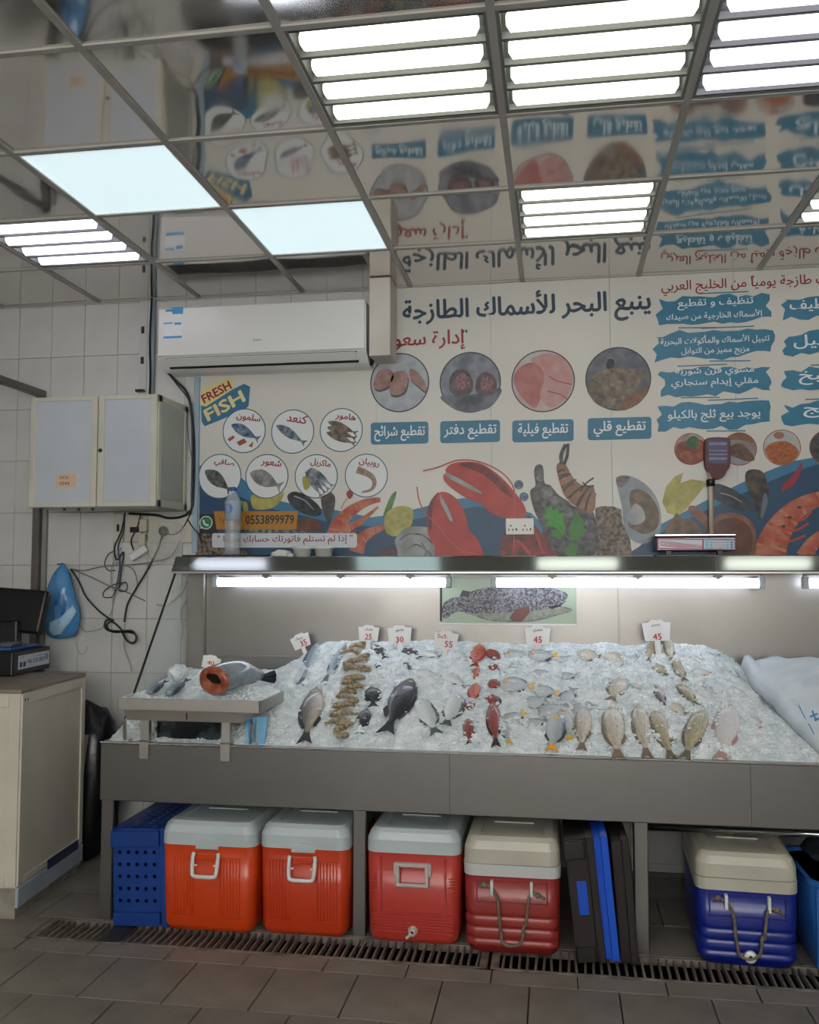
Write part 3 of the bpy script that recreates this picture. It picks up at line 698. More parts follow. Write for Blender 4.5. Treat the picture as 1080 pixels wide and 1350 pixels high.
# ------------------------------------------------------------------ steel tray hooked on the rim
m_tray = M('tray_steel', 'c4c0b9', .36, .75, 'a7a29a', 5, .7, lo=.15, hi=.85)
TX0, TX1, TY0, TY1 = -1.864, -1.23, 3.715, 4.06
tray = thing('steel_tray', 'raised shallow stainless tray hooked over the apron rim, holding ice and cut fish', 'tray', ((TX0+TX1)/2, TY0, .905))
b = bmesh.new()
bx(b, TX0, TX1, TY0, TY0+.006, .908, .957, .002, 1); bx(b, TX0, TX1, TY1-.006, TY1, .908, .957, .002, 1)
bx(b, TX0, TX0+.006, TY0, TY1, .908, .957, .002, 1); bx(b, TX1-.006, TX1, TY0, TY1, .908, .957, .002, 1); bx(b, TX0, TX1, TY0, TY1, .906, .912, .001, 1)
obj('pan', b, m_tray, tray)
b = bmesh.new()
xa, xb = U(163, 950, 'Y', TY0+.03).x, U(325, 950, 'Y', TY0+.03).x
vs = []
for zz, s in ((.904, 0), (.858, .012)):
    vs.append([b.verts.new(p) for p in ((xa+s, TY0+.025+s, zz), (xb-s, TY0+.025+s, zz), (xb-s, TY1-.03, zz), (xa+s, TY1-.03, zz))])
for k in range(4): b.faces.new((vs[0][k], vs[0][(k+1) % 4], vs[1][(k+1) % 4], vs[1][k]))
b.faces.new(vs[0]); b.faces.new(vs[1][::-1])
obj('under_pan', b, m_tray, tray)
obj('seam', box(U(247, 950, 'Y', TY0+.03).x-.002, U(247, 950, 'Y', TY0+.03).x+.002, TY0+.02, TY0+.026, .868, .895), m_dark, tray)
for px in (183, 290):
    x0 = U(px, 980, 'Y', TY0+.05).x; x1 = x0+.042
    b = bmesh.new(); bx(b, x0, x1, YF-.012, YF-.004, .690, .77, .002, 1); bx(b, x0, x1, YF-.012, YF+.02, .762, .772, .002, 1); bx(b, x0+.001, x1-.001, YF-.006, YF+.02, .765, .862, .002, 1)
    obj('hook_bracket', b, m_tray, tray)
for x in (TX0+.01, TX1-.05):
    b = bmesh.new(); bx(b, x, x+.012, YF+.02, YF+.28, .756, .768); bx(b, x, x+.012, TY1-.1, TY1-.085, .76, .86); tube(b, [(x+.006, YF-.03, .857), (x-.02, YF+.03, .765)], .008, 5)
    obj('side_rail', b, m_tray, tray)
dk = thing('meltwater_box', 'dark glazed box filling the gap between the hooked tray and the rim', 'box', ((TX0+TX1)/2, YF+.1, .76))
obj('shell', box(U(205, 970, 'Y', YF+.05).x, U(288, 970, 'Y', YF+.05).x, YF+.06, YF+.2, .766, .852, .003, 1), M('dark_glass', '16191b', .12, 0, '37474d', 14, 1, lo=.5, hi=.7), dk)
m_ice2 = m_ice
def tray_h(x, y): 
    u_ = (x-TX0)/(TX1-TX0); v = (y-TY0)/(TY1-TY0)
    return .948+.055*math.exp(-((u_-.42)/.3)**2)*sm(.1, .7, v)+.06*sm(.45, 1, v)*math.exp(-((u_-.55)/.35)**2)+.012*nz(x, y, 14)+.006*nz(x, y, 45)
vv = []; ff = []
for j in range(41):
    for i in range(81):
        x = TX0+.008+(TX1-TX0-.016)*i/80; y = TY0+.008+(TY1-TY0-.016)*j/40; vv.append((x, y, tray_h(x, y)))
for j in range(40):
    for i in range(80): a = j*81+i; ff.append((a, a+1, a+82, a+81))
for k in range(500):
    x = random.uniform(TX0+.02, TX1-.02); y = random.uniform(TY0+.02, TY1-.02); s = random.uniform(.003, .008); z = tray_h(x, y); n0 = len(vv)
    for c in chip: vv.append((x+c[0]*s, y+c[1]*s, z+c[2]*s))
    ff += [(n0, n0+1, n0+3), (n0+1, n0+2, n0+3), (n0+2, n0, n0+3), (n0, n0+2, n0+1)]
setp(obj('tray_ice', (vv, ff), m_ice), 'crushed white ice spread in the raised steel tray', 'ice', None, 'stuff')
def tray_pt(px, py):
    p = None
    for k in range(60):
        y = TY0+.02+(TY1-TY0)*k/60; p = U(px, py, 'Y', y)
        if p.z <= tray_h(p.x, y): return p
    return p
def tray_fish(px0, py0, px1, py1, w_, label):
    a = U(px0, py0, 'Y', 3.86); c = U(px1, py1, 'Y', 3.78)
    o = copy_tree(protos['mackerel']); d = (c-a); Ln = d.length*1.25; d.normalize()
    nrm = Vector((0, -.3, 1)); nrm = (nrm-d*nrm.dot(d)).normalized(); yv = nrm.cross(d)
    o.rotation_euler = Matrix((d, yv, nrm)).transposed().to_euler(); D = w_*4/F; o.scale = (Ln, D, D*.6); o.location = (a+c)/2+Vector((0, 0, -.002))
    setp(o, label, 'fish', 'small fish on the steel tray')
tray_fish(218, 898, 196, 912, 17, 'small dark fish on the tray, nearer to the side glass')
tray_fish(246, 896, 221, 914, 20, 'small dark fish on the tray, between the ice lump and the cut fish')
# big cut fish: chunk with open red end
cf = thing('cut_fish', 'thick silver fish body on the tray with an orange-red cut end facing forward', 'fish', U(285, 905, 'Y', 3.80))
A0, A1, A2 = U(283, 900, 'Y', 3.79), U(312, 890, 'Y', 3.93), U(345, 893, 'Y', 4.10)
path = catmull([A0, A1, (A2+A1)/2+Vector((0, 0, .0)), A2], 5); nr = len(path)
b = bmesh.new(); rings = []
for i, p in enumerate(path):
    t = (path[min(i+1, nr-1)]-path[max(i-1, 0)]).normalized(); a = Vector((0, 0, 1)).cross(t).normalized(); u2 = t.cross(a); q = i/(nr-1); r = .068*(1-.75*q**1.8)
    rings.append([b.verts.new(p+a*r*1.18*math.cos(2*math.pi*k/20)+u2*r*.92*math.sin(2*math.pi*k/20)+Vector((0, 0, .01))) for k in range(20)])
for X, Y in zip(rings, rings[1:]):
    for k in range(20): b.faces.new((X[k], X[(k+1) % 20], Y[(k+1) % 20], Y[k]))
b.faces.new(rings[-1])
obj('body', b, M('silver_skin', '8d9ba4', .25, .1, '5c6a74', 12, .8, coat=.5), cf, smooth=True)
b = bmesh.new(); t = (path[1]-path[0]).normalized(); a = Vector((0, 0, 1)).cross(t).normalized(); u2 = t.cross(a); cc = path[0]+Vector((0, 0, .01)); rr = []
for r, dp in ((1., 0), (.96, -.010), (.75, -.014), (.5, -.012), (.3, -.010), (.06, -.009)):
    rr.append([b.verts.new(cc+t*dp+(a*1.18*math.cos(2*math.pi*k/24)+u2*.92*math.sin(2*math.pi*k/24))*.068*r*(1+.05*noise.noise(Vector((k*.9, r*9, 0))))) for k in range(24)])
for X, Y in zip(rr, rr[1:]):
    for k in range(24): b.faces.new((X[k], X[(k+1) % 24], Y[(k+1) % 24], Y[k]))
cut = obj('cut_face', b, M('salmon_flesh', 'b5694a', .4, 0, '7d2f1e', 30, 1, coat=.3), cf, smooth=True)
b = bmesh.new()
for s, r, up_ in ((0, .022, .012), (.024, .015, .02), (-.022, .012, .002)):
    q = [b.verts.new(cc-a*(.012-s)+u2*up_-t*.012+(a*math.cos(2*math.pi*k/12)*1.3+u2*math.sin(2*math.pi*k/12))*r*(1+.3*noise.noise(Vector((k, s*90, 3))))-t*.004) for k in range(12)]; b.faces.new(q)
obj('gut_hollow', b, M('dark_blood', '1c0b08', .4), cut)
b = bmesh.new()
for sgn in (1, -1): tube(b, [path[-1]-t*.01, path[-1]+Vector((.05, .04, .012*sgn))], [.012, .02], 5)
obj('tail_fin', b, M('tail_dark', '22282c', .5), cf)
price_card(278, 874, 26, 14, 'small white price card lying on the tray ice above the cut fish', [('40', 0, 0, .4, .22, m_redink)], Y=3.98)
o = thing('ice_lump', 'rounded lump of white ice on the tray beside the cut fish', 'ice', U(236, 900, 'Y', 3.9))
b = bmesh.new(); bmesh.ops.create_icosphere(b, subdivisions=3, radius=.045)
for v in b.verts: v.co *= 1+.25*noise.noise(v.co*40); v.co.z *= .8
bmesh.ops.translate(b, vec=U(235, 886, 'Y', 3.92), verts=b.verts); obj('lump', b, m_ice, o, smooth=False)
# blue plastic folded beside the tray
pb_ = thing('blue_plastic_sheet', 'folded light blue plastic hanging under the tray edge next to the ice', 'plastic', U(335, 980, 'Y', 3.83))
for k, (x0, x1) in enumerate(((323, 331), (332, 337), (338, 350))):
    P = [U(x0, 945, 'Y', 3.84), U(x1+3*(k == 2), 945, 'Y', 3.86), U(x1-2, 981, 'Y', 3.81), U(x0+1, 981, 'Y', 3.81)]
    b = bmesh.new(); A = [b.verts.new(p) for p in P]; B = [b.verts.new(p+Vector((0, .012, 0))) for p in P]; b.faces.new(A); b.faces.new(B[::-1])
    for q in range(4): b.faces.new((A[q], A[(q+1) % 4], B[(q+1) % 4], B[q]))
    obj('fold', b, M('light_blue_plastic', '7db4d6', .3, 0, '5f9cc6', 20), pb_)

# white ice sack
sk = thing('ice_sack', 'white woven plastic ice sack with blue print lying on the far end of the ice', 'sack', U(1060, 960, 'Y', 4.1))
vv = []; ff = []; nu, nv = 44, 34
c00, c10 = U(1003, 876, 'Y', 4.50), U(1180, 890, 'Y', 4.62)
for j in range(nv+1):
    v = j/nv
    for i in range(nu+1):
        u_ = i/nu
        pl = U(1008+62*v**.9, 876+0*v, 'Y', 4.55).lerp(U(1072, 1000, 'Y', 3.84), v)
        x = (.86+.18*v) + u_*.8; y = 4.56-.70*v
        z = 1.055-.245*v+.10*math.sin(math.pi*min(1, u_*1.5))*(.4+.6*math.sin(math.pi*v))
        z += .018*noise.noise(Vector((x*6, y*6, 1)))+.010*noise.noise(Vector((x*17, y*17, 1)))
        if i == 0: z -= .05
        if u_ < .06 and v < .1: z += .035
        vv.append((x, y, z))
for j in range(nv):
    for i in range(nu): a = j*(nu+1)+i; ff.append((a, a+1, a+nu+2, a+nu+1))
m_sack = M('white_sack', 'd3dade', .35, 0, 'bcc8cf', 9, .7, bump=.2, bscale=14)
cl = obj('cloth', (vv, ff), m_sack, sk, smooth=True)
md = cl.modifiers.new('s', 'SOLIDIFY'); md.thickness = .004
m_bprint = M('blue_print', '2f86c4', .5)
def on_sack(px, py):
    p = None
    for k in range(200):
        y = 3.8+.8*k/200; p = U(px, py, 'Y', y); v = (4.56-y)/.7
        if not 0 <= v <= 1: continue
        u_ = (p.x-(.86+.18*v))/.8
        if not 0 <= u_ <= 1: continue
        z = 1.055-.245*v+.10*math.sin(math.pi*min(1, u_*1.5))*(.4+.6*math.sin(math.pi*v))+.018*noise.noise(Vector((p.x*6, y*6, 1)))+.010*noise.noise(Vector((p.x*17, y*17, 1)))
        if p.z <= z+.006: return Vector((p.x, y-.004, z+.006))
    return p
b = bmesh.new(); tube(b, [on_sack(x, y) for x, y in ((1053, 930), (1060, 945), (1068, 958), (1073, 968))], .002, 4); obj('printed_line', b, m_bprint, cl)
b = bmesh.new()
for x0, y0, x1, y1 in ((1068, 945, 1078, 941), (1071, 938, 1075, 949), (1074, 950, 1079, 947)): tube(b, [on_sack(x0, y0), on_sack(x1, y1)], .004, 5)
obj('printed_star', b, m_bprint, cl)

# ------------------------------------------------------------------ shelf things
SZ = 1.5765
def spx(px, Y): return U(px, 730, 'Y', Y).x
# bottle
bxx = spx(306.5, 4.62)
bt = thing('water_bottle', 'clear plastic water bottle with blue cap and round blue label on the shelf', 'bottle', (bxx, 4.62, SZ))
top = U(306, 645, 'Y', 4.62).z; Hb = top-SZ; rB = .0425
m_pet = M('clear_bottle', 'dfe8ea', .06, 0, alpha=.25); 
prof = [(rB*.8, 0), (rB, .01), (rB*.94, .03), (rB, .05), (rB*.95, .07), (rB, .09), (rB*.95, .11), (rB, .13), (rB, Hb-.085), (rB*.9, Hb-.065), (rB*.45, Hb-.025), (rB*.33, Hb-.018), (rB*.33, Hb-.01)]
obj('body', lathe(bmesh.new(), prof, (bxx, 4.62, SZ), 24), m_pet, bt, smooth=True)
obj('water', lathe(bmesh.new(), [(rB*.75, .006), (rB*.92, .012), (rB*.92, Hb*.5), (rB*.9, Hb*.5+.001)], (bxx, 4.62, SZ), 20), M('water', '8fa3ab', .03, 0, alpha=.22), bt, smooth=True)
obj('cap', lathe(bmesh.new(), [(rB*.38, Hb-.018), (rB*.4, Hb-.014), (rB*.4, Hb), (rB*.34, Hb+.003)], (bxx, 4.62, SZ), 18), M('blue_cap', '1e4f96', .35), bt, smooth=True)
lb = obj('label', lathe(bmesh.new(), [(rB*1.01, Hb*.52), (rB*1.02, Hb*.521), (rB*1.02, Hb*.80), (rB*1.01, Hb*.801)], (bxx, 4.62, SZ), 24), M('bottle_label', 'a9bfd0', .4, alpha=.6), bt, smooth=True)
b = bmesh.new(); P = []
for k in range(18):
    a = 2*math.pi*k/18; dx = .026*math.cos(a)-.012; P.append(b.verts.new((bxx+dx, 4.62-math.sqrt(max((rB*1.04)**2-dx*dx, 1e-8)), SZ+Hb*.68+.026*math.sin(a))))
b.faces.new(P); rl = obj('label_disc', b, M('disc_blue', '1d62b3', .4), lb)
# black mat under bottle
mt = thing('black_mat', 'thin black mat on the shelf under the water bottle', 'mat', (spx(300, 4.6), 4.6, SZ))
obj('sheet', box(spx(243, 4.6), spx(352, 4.6), 4.57, 4.72, SZ+.0, SZ+.008, .002, 1), m_dark, mt)
bt.location.z += .008
# stacks of pale tubs
for k, (px, w_, h_, lab) in enumerate(((372, 30, 8, 'crumpled white paper lying on the shelf beside the bottle mat'), (399, 27, 12, 'short pale plastic tub on the shelf next to the crumpled paper'), (427, 27, 12, 'short pale plastic tub on the shelf, farther from the bottle'))):
    x = spx(px, 4.6); hw = w_*4.7/F/2; h_ = h_*4.7/F
    if k == 0:
        t = thing('crumpled_paper', lab, 'paper', (x, 4.6, SZ)); b = bmesh.new(); bmesh.ops.create_icosphere(b, subdivisions=3, radius=1)
        for v in b.verts: v.co *= 1+.3*noise.noise(v.co*2.5); v.co = Vector((v.co.x*hw, v.co.y*.05, max(v.co.z, -.3)*h_*.8+h_*.24))
        bmesh.ops.translate(b, vec=(x, 4.6, SZ), verts=b.verts); obj('sheet', b, m_card, t)
    else:
        t = thing('plastic_tub', lab, 'tub', (x, 4.6, SZ), group='pale tubs on the shelf')
        obj('body', lathe(bmesh.new(), [(hw*.8, 0), (hw*.9, h_*.8), (hw, h_*.82), (hw, h_), (hw*.9, h_)], (x, 4.6, SZ), 22), M('pale_tub', 'c3c6bd', .4), t, smooth=True)
        obj('rim', lathe(bmesh.new(), [(hw*1.0, h_*.8), (hw*1.05, h_*.85), (hw*1.05, h_), (hw, h_+.002)], (x, 4.6, SZ), 22), M('tub_rim', 'd7d8d0', .35), t, smooth=True)
# scale with pole display
Ys = 4.60
def sx(px): return U(px, 715, 'Y', Ys).x
def sz(py): return U(917, py, 'Y', Ys).z
sc_ = thing('retail_scale', 'electronic retail scale with red pole display standing on the canopy shelf', 'scale', (sx(917), Ys, SZ))
b = box(sx(866), sx(970), Ys-.0, Ys+.2, sz(726), sz(708), .006, 2); obj('housing', b, M('scale_grey', '4a4044', .4), sc_)
obj('keypad_face', box(sx(866)+.003, sx(970)-.003, Ys-.004, Ys+.004, sz(725), sz(709), .002, 1), M('scale_face', 'c3c5cb', .35), sc_)
face = sc_.children[-1]
flat('pink_border', [(867, 709.5), (970, 711), (970, 725), (867, 724)], Ys-.0045, M('magenta', 'a8326a', .4), face)
flat('white_field', [(868.5, 711), (926, 712), (926, 723.5), (868.5, 722.5)], Ys-.005, M('pale_field', 'c4cbd2', .4), face)
flat('key_field', [(928, 711.5), (968.5, 712.5), (968.5, 724), (928, 723.3)], Ys-.005, M('key_blue', '9ec0cc', .4), face)
for q in range(4): flat('pink_stripe', [(870, 712.5+q*2), (895, 716+q*1.7), (926, 719+q*1.1), (926, 719.5+q*1.1), (895, 717+q*1.7), (870, 713.3+q*2)], Ys-.0055, M('magenta', ''), face)
for r in range(3):
    for c in range(7):
        x, y = 931+c*5.4, 714+r*3.3+c*.05
        flat('key', [(x, y), (x+3.2, y), (x+3.2, y+2), (x, y+2)], Ys-.0055, M('key_a', 'd79aa5', .4) if 2 <= c <= 4 else M('key_b', '3c5c74', .4) if c > 5 else M('key_c', '6ea6bd', .4), face)
obj('pan', box(sx(863), sx(970), Ys-.02, Ys+.24, sz(707), sz(704), .003, 2), m_steel_bright, sc_)
for px in (882, 950): obj('foot', box(sx(px)-.015, sx(px)+.015, Ys+.01, Ys+.04, SZ, sz(725), .003, 1), m_dark, sc_)
b = bmesh.new(); tube(b, [(sx(946), Ys+.16, sz(706)), (sx(946), Ys+.16, U(946, 618, 'Y', Ys+.16).z)], .0125, 12); obj('pole', b, M('chrome_pole', 'b9ad99', .35, 0), sc_, smooth=True)
b = bmesh.new(); P = catmull([(x, y, 0) for x, y in ((930, 583), (936, 577), (958, 577), (963, 583), (963, 612), (958, 622), (952, 630), (941, 630), (935, 622), (930, 612))], 4, True)
Q = [U(v.x+.0, v.y, 'Y', Ys+.14) for v in P]; A = [b.verts.new(p) for p in Q]; B = [b.verts.new(p+Vector((0, .05, 0))) for p in Q]; b.faces.new(A); b.faces.new(B[::-1])
for k in range(len(A)): b.faces.new((A[k], A[(k+1) % len(A)], B[(k+1) % len(A)], B[k]))
obj('display_head', b, M('dark_red_plastic', '4f121b', .5), sc_)
dh = sc_.children[-1]
flat('display_window', [(933, 582), (937, 579), (957, 579), (960.5, 583), (960.5, 611), (933, 611)], Ys+.138, M('display_violet', '2c2748', .4), dh)
for y0, y1 in ((583, 587), (593, 595), (598, 600), (603, 606)): flat('display_line', [(935, y0), (958.5, y0), (958.5, y1), (935, y1)], Ys+.1375, M('display_pale', '77739a', .4, 0, '4a4670', 90), dh)
b = bmesh.new(); lathe(b, [(.021, 0), (.021, .03), (.017, .036)], (sx(946), Ys+.16, U(946, 641, 'Y', Ys+.16).z), 14); obj('collar', b, m_dark, sc_, smooth=True)

# ------------------------------------------------------------------ poster wall
PY = 4.7915
ps = thing('wall_poster', 'huge glossy printed fish market poster covering the wall above the counter', 'poster', (0, 4.8, 1.7))
pxl = U(263, 600, 'Y', PY).x; pxd = -.95
m_cream = M('poster_cream', 'c9c7bf', m_print_rough, 0, 'c2c0b7', 1.2, .8, rvar=.06, coat=.12)
# the sheet is stuck on tiles: panels with faint joints
zt = HC-.004; zb = 1.1
acz = 2.66
b = bmesh.new()
shx = [pxl, pxd]; x = pxd
obj('poster_sheet', box(pxl, pxd, PY, PY+.006, zb, acz, .0008, 1), m_cream, ps)
base = ps.children[0]
x = pxd; k = 0
while x < 3.15:
    x1 = min(x+.62, 3.15)
    obj('poster_sheet', box(x+.0006, x1-.0006, PY, PY+.006, zb, zt, .0008, 1), m_cream, ps); x = x1
LAY = .0006
def pp(pts, lay): return [U(px, py, 'Y', PY)+Vector((0, -LAY*lay, 0)) for px, py in pts]
def pol(name, pts, lay, mat, parent=None, smooth=False, n=4):
    if smooth: pts = [(v.x, v.y) for v in catmull([(x, y, 0) for x, y in pts], n, True)]
    P = pp(pts, lay); tri = geometry.tessellate_polygon([P])
    return obj(name, ([tuple(p) for p in P], [tuple(t) for t in tri]), mat, parent or ps)
def disc(name, px, py, r, lay, mat, parent=None, ry=None, seg=40):
    c = U(px, py, 'Y', PY); s = r*(U(px+1, py, 'Y', PY)-c).length; pts = []
    P = [Vector((c.x+s*math.cos(2*math.pi*k/seg), PY-LAY*lay, c.z+s*(ry or 1)*math.sin(2*math.pi*k/seg))) for k in range(seg)]
    return obj(name, ([tuple(p) for p in P], [tuple(range(seg))]), mat, parent or ps)
def stroke(name, pts, wd, lay, mat, parent=None, n=6, taper=False):
    """printed line of width wd (picture points)"""
    c = catmull([(x, y, 0) for x, y in pts], n); Lf = []; Rt = []
    for i, p in enumerate(c):
        d = (c[min(i+1, len(c)-1)]-c[max(i-1, 0)]).normalized(); q = wd/2*(1-.8*i/len(c) if taper else 1)
        Lf.append(p+Vector((-d.y, d.x, 0))*q); Rt.append(p-Vector((-d.y, d.x, 0))*q)
    P = pp([(v.x, v.y) for v in Lf+Rt], lay); m = len(Lf)
    return obj(name, ([tuple(p) for p in P], [(i, i+1, m+i+1, m+i) for i in range(m-1)]), mat, parent or ps)
def txt(s, cx, cy, w_, h_, mat, parent, lay, rot=0, bold=.02):
    c = U(cx, cy, 'Y', PY); k = (U(cx+w_/2, cy, 'Y', PY)-U(cx-w_/2, cy, 'Y', PY)).length; kz = (U(cx, cy+h_/2, 'Y', PY)-U(cx, cy-h_/2, 'Y', PY)).length
    return text_on(s, c+Vector((0, -LAY*lay, 0)), (1, 0, 0), (0, 0, 1), k, kz, mat, parent, R(rot), bold)
dk_ = lambda c: c and ''.join('%02x' % int(int(c[i:i+2], 16)*.84) for i in (0, 2, 4))
mp = lambda n, c, c2=None, s=30, a=1: M('print_'+n, c if n in ('white', 'cyan_text', 'notice_white', 'cream_badge') or not c else dk_(c), m_print_rough, 0, dk_(c2), s, a, coat=.08)
k_teal = mp('teal', '2b7da0'); k_navy = mp('navy', '17486d', '1c5177', 6); k_lteal = mp('light_teal', '3784ab'); k_white = mp('white', 'cfd2d2'); k_red = mp('red', 'a3201f'); k_title = mp('title_navy', '1c3d58')
k_black = mp('black', '15171b'); k_or = mp('orange', 'c98a1f'); k_cyan = mp('cyan_text', 'cfdbe0')
# wave bands
lt = [(263, 735), (263, 614), (285, 610), (305, 618), (330, 640), (360, 658), (400, 668), (440, 672), (490, 682), (520, 678), (560, 668), (600, 658), (625, 655), (650, 661), (680, 672), (700, 676), (725, 700), (760, 735)]
pol('light_wave', lt, 1, k_lteal); 
wv = pol('navy_wave', [(263, 735), (263, 640), (285, 640), (310, 652), (345, 668), (400, 680), (440, 690), (490, 694), (520, 690), (560, 682), (600, 672), (630, 668), (655, 672), (690, 690), (715, 715), (730, 735)], 2, k_navy)
pol('light_wave', [(830, 735), (868, 693), (900, 676), (950, 650), (1000, 626), (1045, 608), (1080, 602), (1160, 590), (1400, 600), (1400, 735)], 1, k_lteal)
pol('navy_wave', [(820, 735), (866, 706), (900, 688), (950, 664), (1000, 641), (1045, 622), (1080, 612), (1160, 602), (1400, 612), (1400, 735)], 2, k_navy)
# title and red lines
ink = mp('grey_ink', '3a3d44')
txt('ينبع البحر للأسماك الطازجة', 691, 406, 327, 45, k_title, base, 3, 0, .03)
txt('إدارة سعو', 566, 449, 94, 27, k_red, base, 3, 0, .02)
txt('"', 613, 437, 7, 4, ink, base, 3)
txt('أسماك طازجة يومياً من الخليج العربي', 996, 373, 252, 24, k_red, base, 3, 0, .015)
# fresh fish badge
k_cr = mp('cream_badge', 'd3c489')
fbg = pol('badge', [(265, 534), (322, 506), (330, 510), (328, 535), (322, 541), (270, 562), (266, 556)], 2, k_teal, smooth=False)
fb2 = pol('badge', [(260, 523), (264, 514), (300, 498), (307, 499), (309, 512), (272, 536), (262, 534)], 4, k_cr)
txt('FISH', 296, 535, 56, 17, k_cr, fbg, 3.5, 27, .03); txt('FRESH', 285.5, 517, 41, 12, k_red, fb2, 5.5, 27, .03)
# small round fish badges
k_fish = mp('fish_grey', '4c5660', 'a9b1b4', 40); k_fishb = mp('fish_brown', '57493a', '93826c', 40); k_fisho = mp('fish_dark', '2f3438', '7b7f7c', 45); k_sal = mp('salmon', 'b0503a')
def fishprint(cx, cy, L_, h_, rot, mat, par, lay=5, tail=True):
    ca, sa = math.cos(R(rot)), math.sin(R(rot)); pts = [(-.5, 0), (-.4, -.28), (-.2, -.5), (.05, -.42), (.25, -.2), (.36, -.1), (.5, -.38 if tail else -.1), (.45, 0), (.5, .38 if tail else .1), (.36, .1), (.25, .2), (.05, .4), (-.2, .42), (-.4, .22)]
    return pol('fish_print', [(cx+x*L_*ca-y*h_*sa, cy+x*L_*sa+y*h_*ca) for x, y in pts], lay, mat, par, True, 3)
for cx, cy, s in ((322, 568, 'سلمون'), (386, 569, 'كنعد'), (450, 567, 'هامور'), (290, 628, 'صافي'), (352, 628, 'شعور'), (417, 628, 'ماكريل'), (483, 627, 'روبيان')):
    rg = disc('round_badge', cx, cy, 28.5, 3, mp('ring_teal', '2f6f88')); dc = disc('badge_field', cx, cy, 27.2, 4, k_white, rg)
    txt(s, cx+6 if s != 'روبيان' else cx+4, cy-17, 32 if s == 'سلمون' else 27, 11, k_red, rg, 6, -10, .025)
    if s == 'سلمون': fishprint(cx+2, cy+2, 42, 15, 28, mp('salmon_fish', '2c466e', '8aa0b8', 40), rg); pol('fillet_print', [(312, 583), (322, 578), (326, 583), (316, 588)], 5, k_sal, rg); pol('fillet_print', [(328, 588), (334, 582), (333, 590)], 5, k_sal, rg); pol('fillet_print', [(300, 579), (308, 574), (310, 577), (303, 582)], 5, k_sal, rg)
    elif s == 'كنعد': fishprint(cx-2, cy+4, 46, 13, 32, mp('kingfish', '475b74', 'a3b0bd', 40), rg)
    elif s == 'هامور':
        for d in (-7, 0, 7): fishprint(cx+1-d*.15, cy+4+d, 42, 11, 22, k_fishb, rg, 5+.3*d/7)
    elif s == 'صافي': fishprint(cx-2, cy+6, 44, 19, 38, k_fisho, rg)
    elif s == 'شعور': fishprint(cx-1, cy+5, 46, 22, 24, mp('emperor_fish', '77797a', 'a5a8a8', 30), rg)
    elif s == 'ماكريل':
        pol('lemon_print', [(399, 630), (407, 628), (410, 640), (402, 646)], 4.6, mp('lemon', 'b9b13a'), rg, True)
        for d in (-9, -3, 3, 9): fishprint(cx+2+d*.6, cy+6-d*.5, 40, 9, 48-d, k_fish, rg, 5+d*.02)
    else: stroke('prawn_print', [(cx-12, cy-8), (cx-2, cy-4), (cx+8, cy+2), (cx+11, cy+11), (cx+6, cy+19), (cx-6, cy+22)], 10, 5, mp('prawn_brown', '8b6b50', 'b89a7e', 60), rg, taper=True)
# black ringed photo circles
PHC = [(527, 504.5), (620, 504), (716, 502.5), (815, 499.5)]
k_ice = mp('photo_ice', 'a7aebc', 'c4c8ce', 20); k_meat = mp('meat', '9a6a5f', 'b58d80', 30); k_skin = mp('skin_dark', '2c2e34', '55565c', 40)
pcs = []
for i, (cx, cy) in enumerate(PHC):
    r = (39, 40.5, 42, 43.5)[i]
    rg = disc('photo_circle', cx, cy, r, 3, k_black); disc('photo_field', cx, cy, r-1.6, 4, [k_ice, mp('photo_blue_grey', '656d7c', '9aa0ac', 14), mp('photo_pink', 'd09a96', 'cfcfcf', 8), mp('photo_slate', '4b505c', '7a808c', 16)][i], rg); pcs.append(rg)
rg = pcs[0]
for pts in ([(494, 500), (500, 489), (512, 487), (520, 494), (514, 508), (500, 514), (493, 510)], [(514, 510), (518, 493), (530, 489), (538, 496), (535, 514), (524, 521), (515, 519)], [(541, 486), (552, 492), (562, 508), (561, 516), (550, 508), (541, 498)]):
    pol('steak_skin', [(x+1, y+3) for x, y in pts], 5, k_skin, rg, True); pol('steak_flesh', pts, 6, k_meat, rg, True)
rg = pcs[1]
for ox, oy, s in ((608, 505, 1.), (641, 507, .88)):
    pol('opened_fish', [(ox+x*s, oy+y*s) for x, y in ((-15, 10), (-14, -8), (-4, -18), (10, -14), (16, 0), (12, 14), (-4, 17))], 5, mp('opened_skin', '4a3a40', '6e5a60', 40), rg, True)
    pol('opened_flesh', [(ox+x*s, oy+y*s) for x, y in ((-8, 6), (-6, -8), (3, -13), (11, -4), (9, 5), (0, 9))], 6, mp('opened_flesh', 'b08484', '5b2d33', 90), rg, True)
pol('photo_shade', [(582, 522), (625, 520), (660, 512), (655, 528), (640, 540), (610, 543), (592, 535)], 4.7, mp('shade_slate', '3a3e48', '777c88', 12), rg, True)
rg = pcs[2]
pol('fillet_print', [(677, 500), (684, 486), (700, 478), (712, 482), (718, 500), (714, 522), (706, 538), (694, 530), (682, 516)], 5, mp('fillet_pink', 'b8625f', 'c98480', 14), rg, True)
pol('fillet_print', [(700, 474), (722, 466), (742, 474), (755, 492), (754, 512), (742, 530), (724, 537), (712, 522), (718, 498), (712, 484)], 5.5, mp('fillet_pale', 'cb8e89', 'd6a8a2', 14), rg, True)
stroke('fillet_line', [(724, 496), (734, 502), (754, 507)], 1.6, 6, mp('fillet_line', 'a04e50'), rg); stroke('fillet_line', [(722, 516), (738, 520), (748, 526)], 1.6, 6, mp('fillet_line', ''), rg)
rg = pcs[3]
pol('fish_print', [(774, 512), (782, 496), (798, 488), (820, 485), (840, 488), (852, 490), (846, 502), (834, 516), (818, 530), (800, 538), (786, 532), (778, 522)], 5, mp('sea_bream_skin', '5c4c3e', '9a8a72', 30), rg, True)
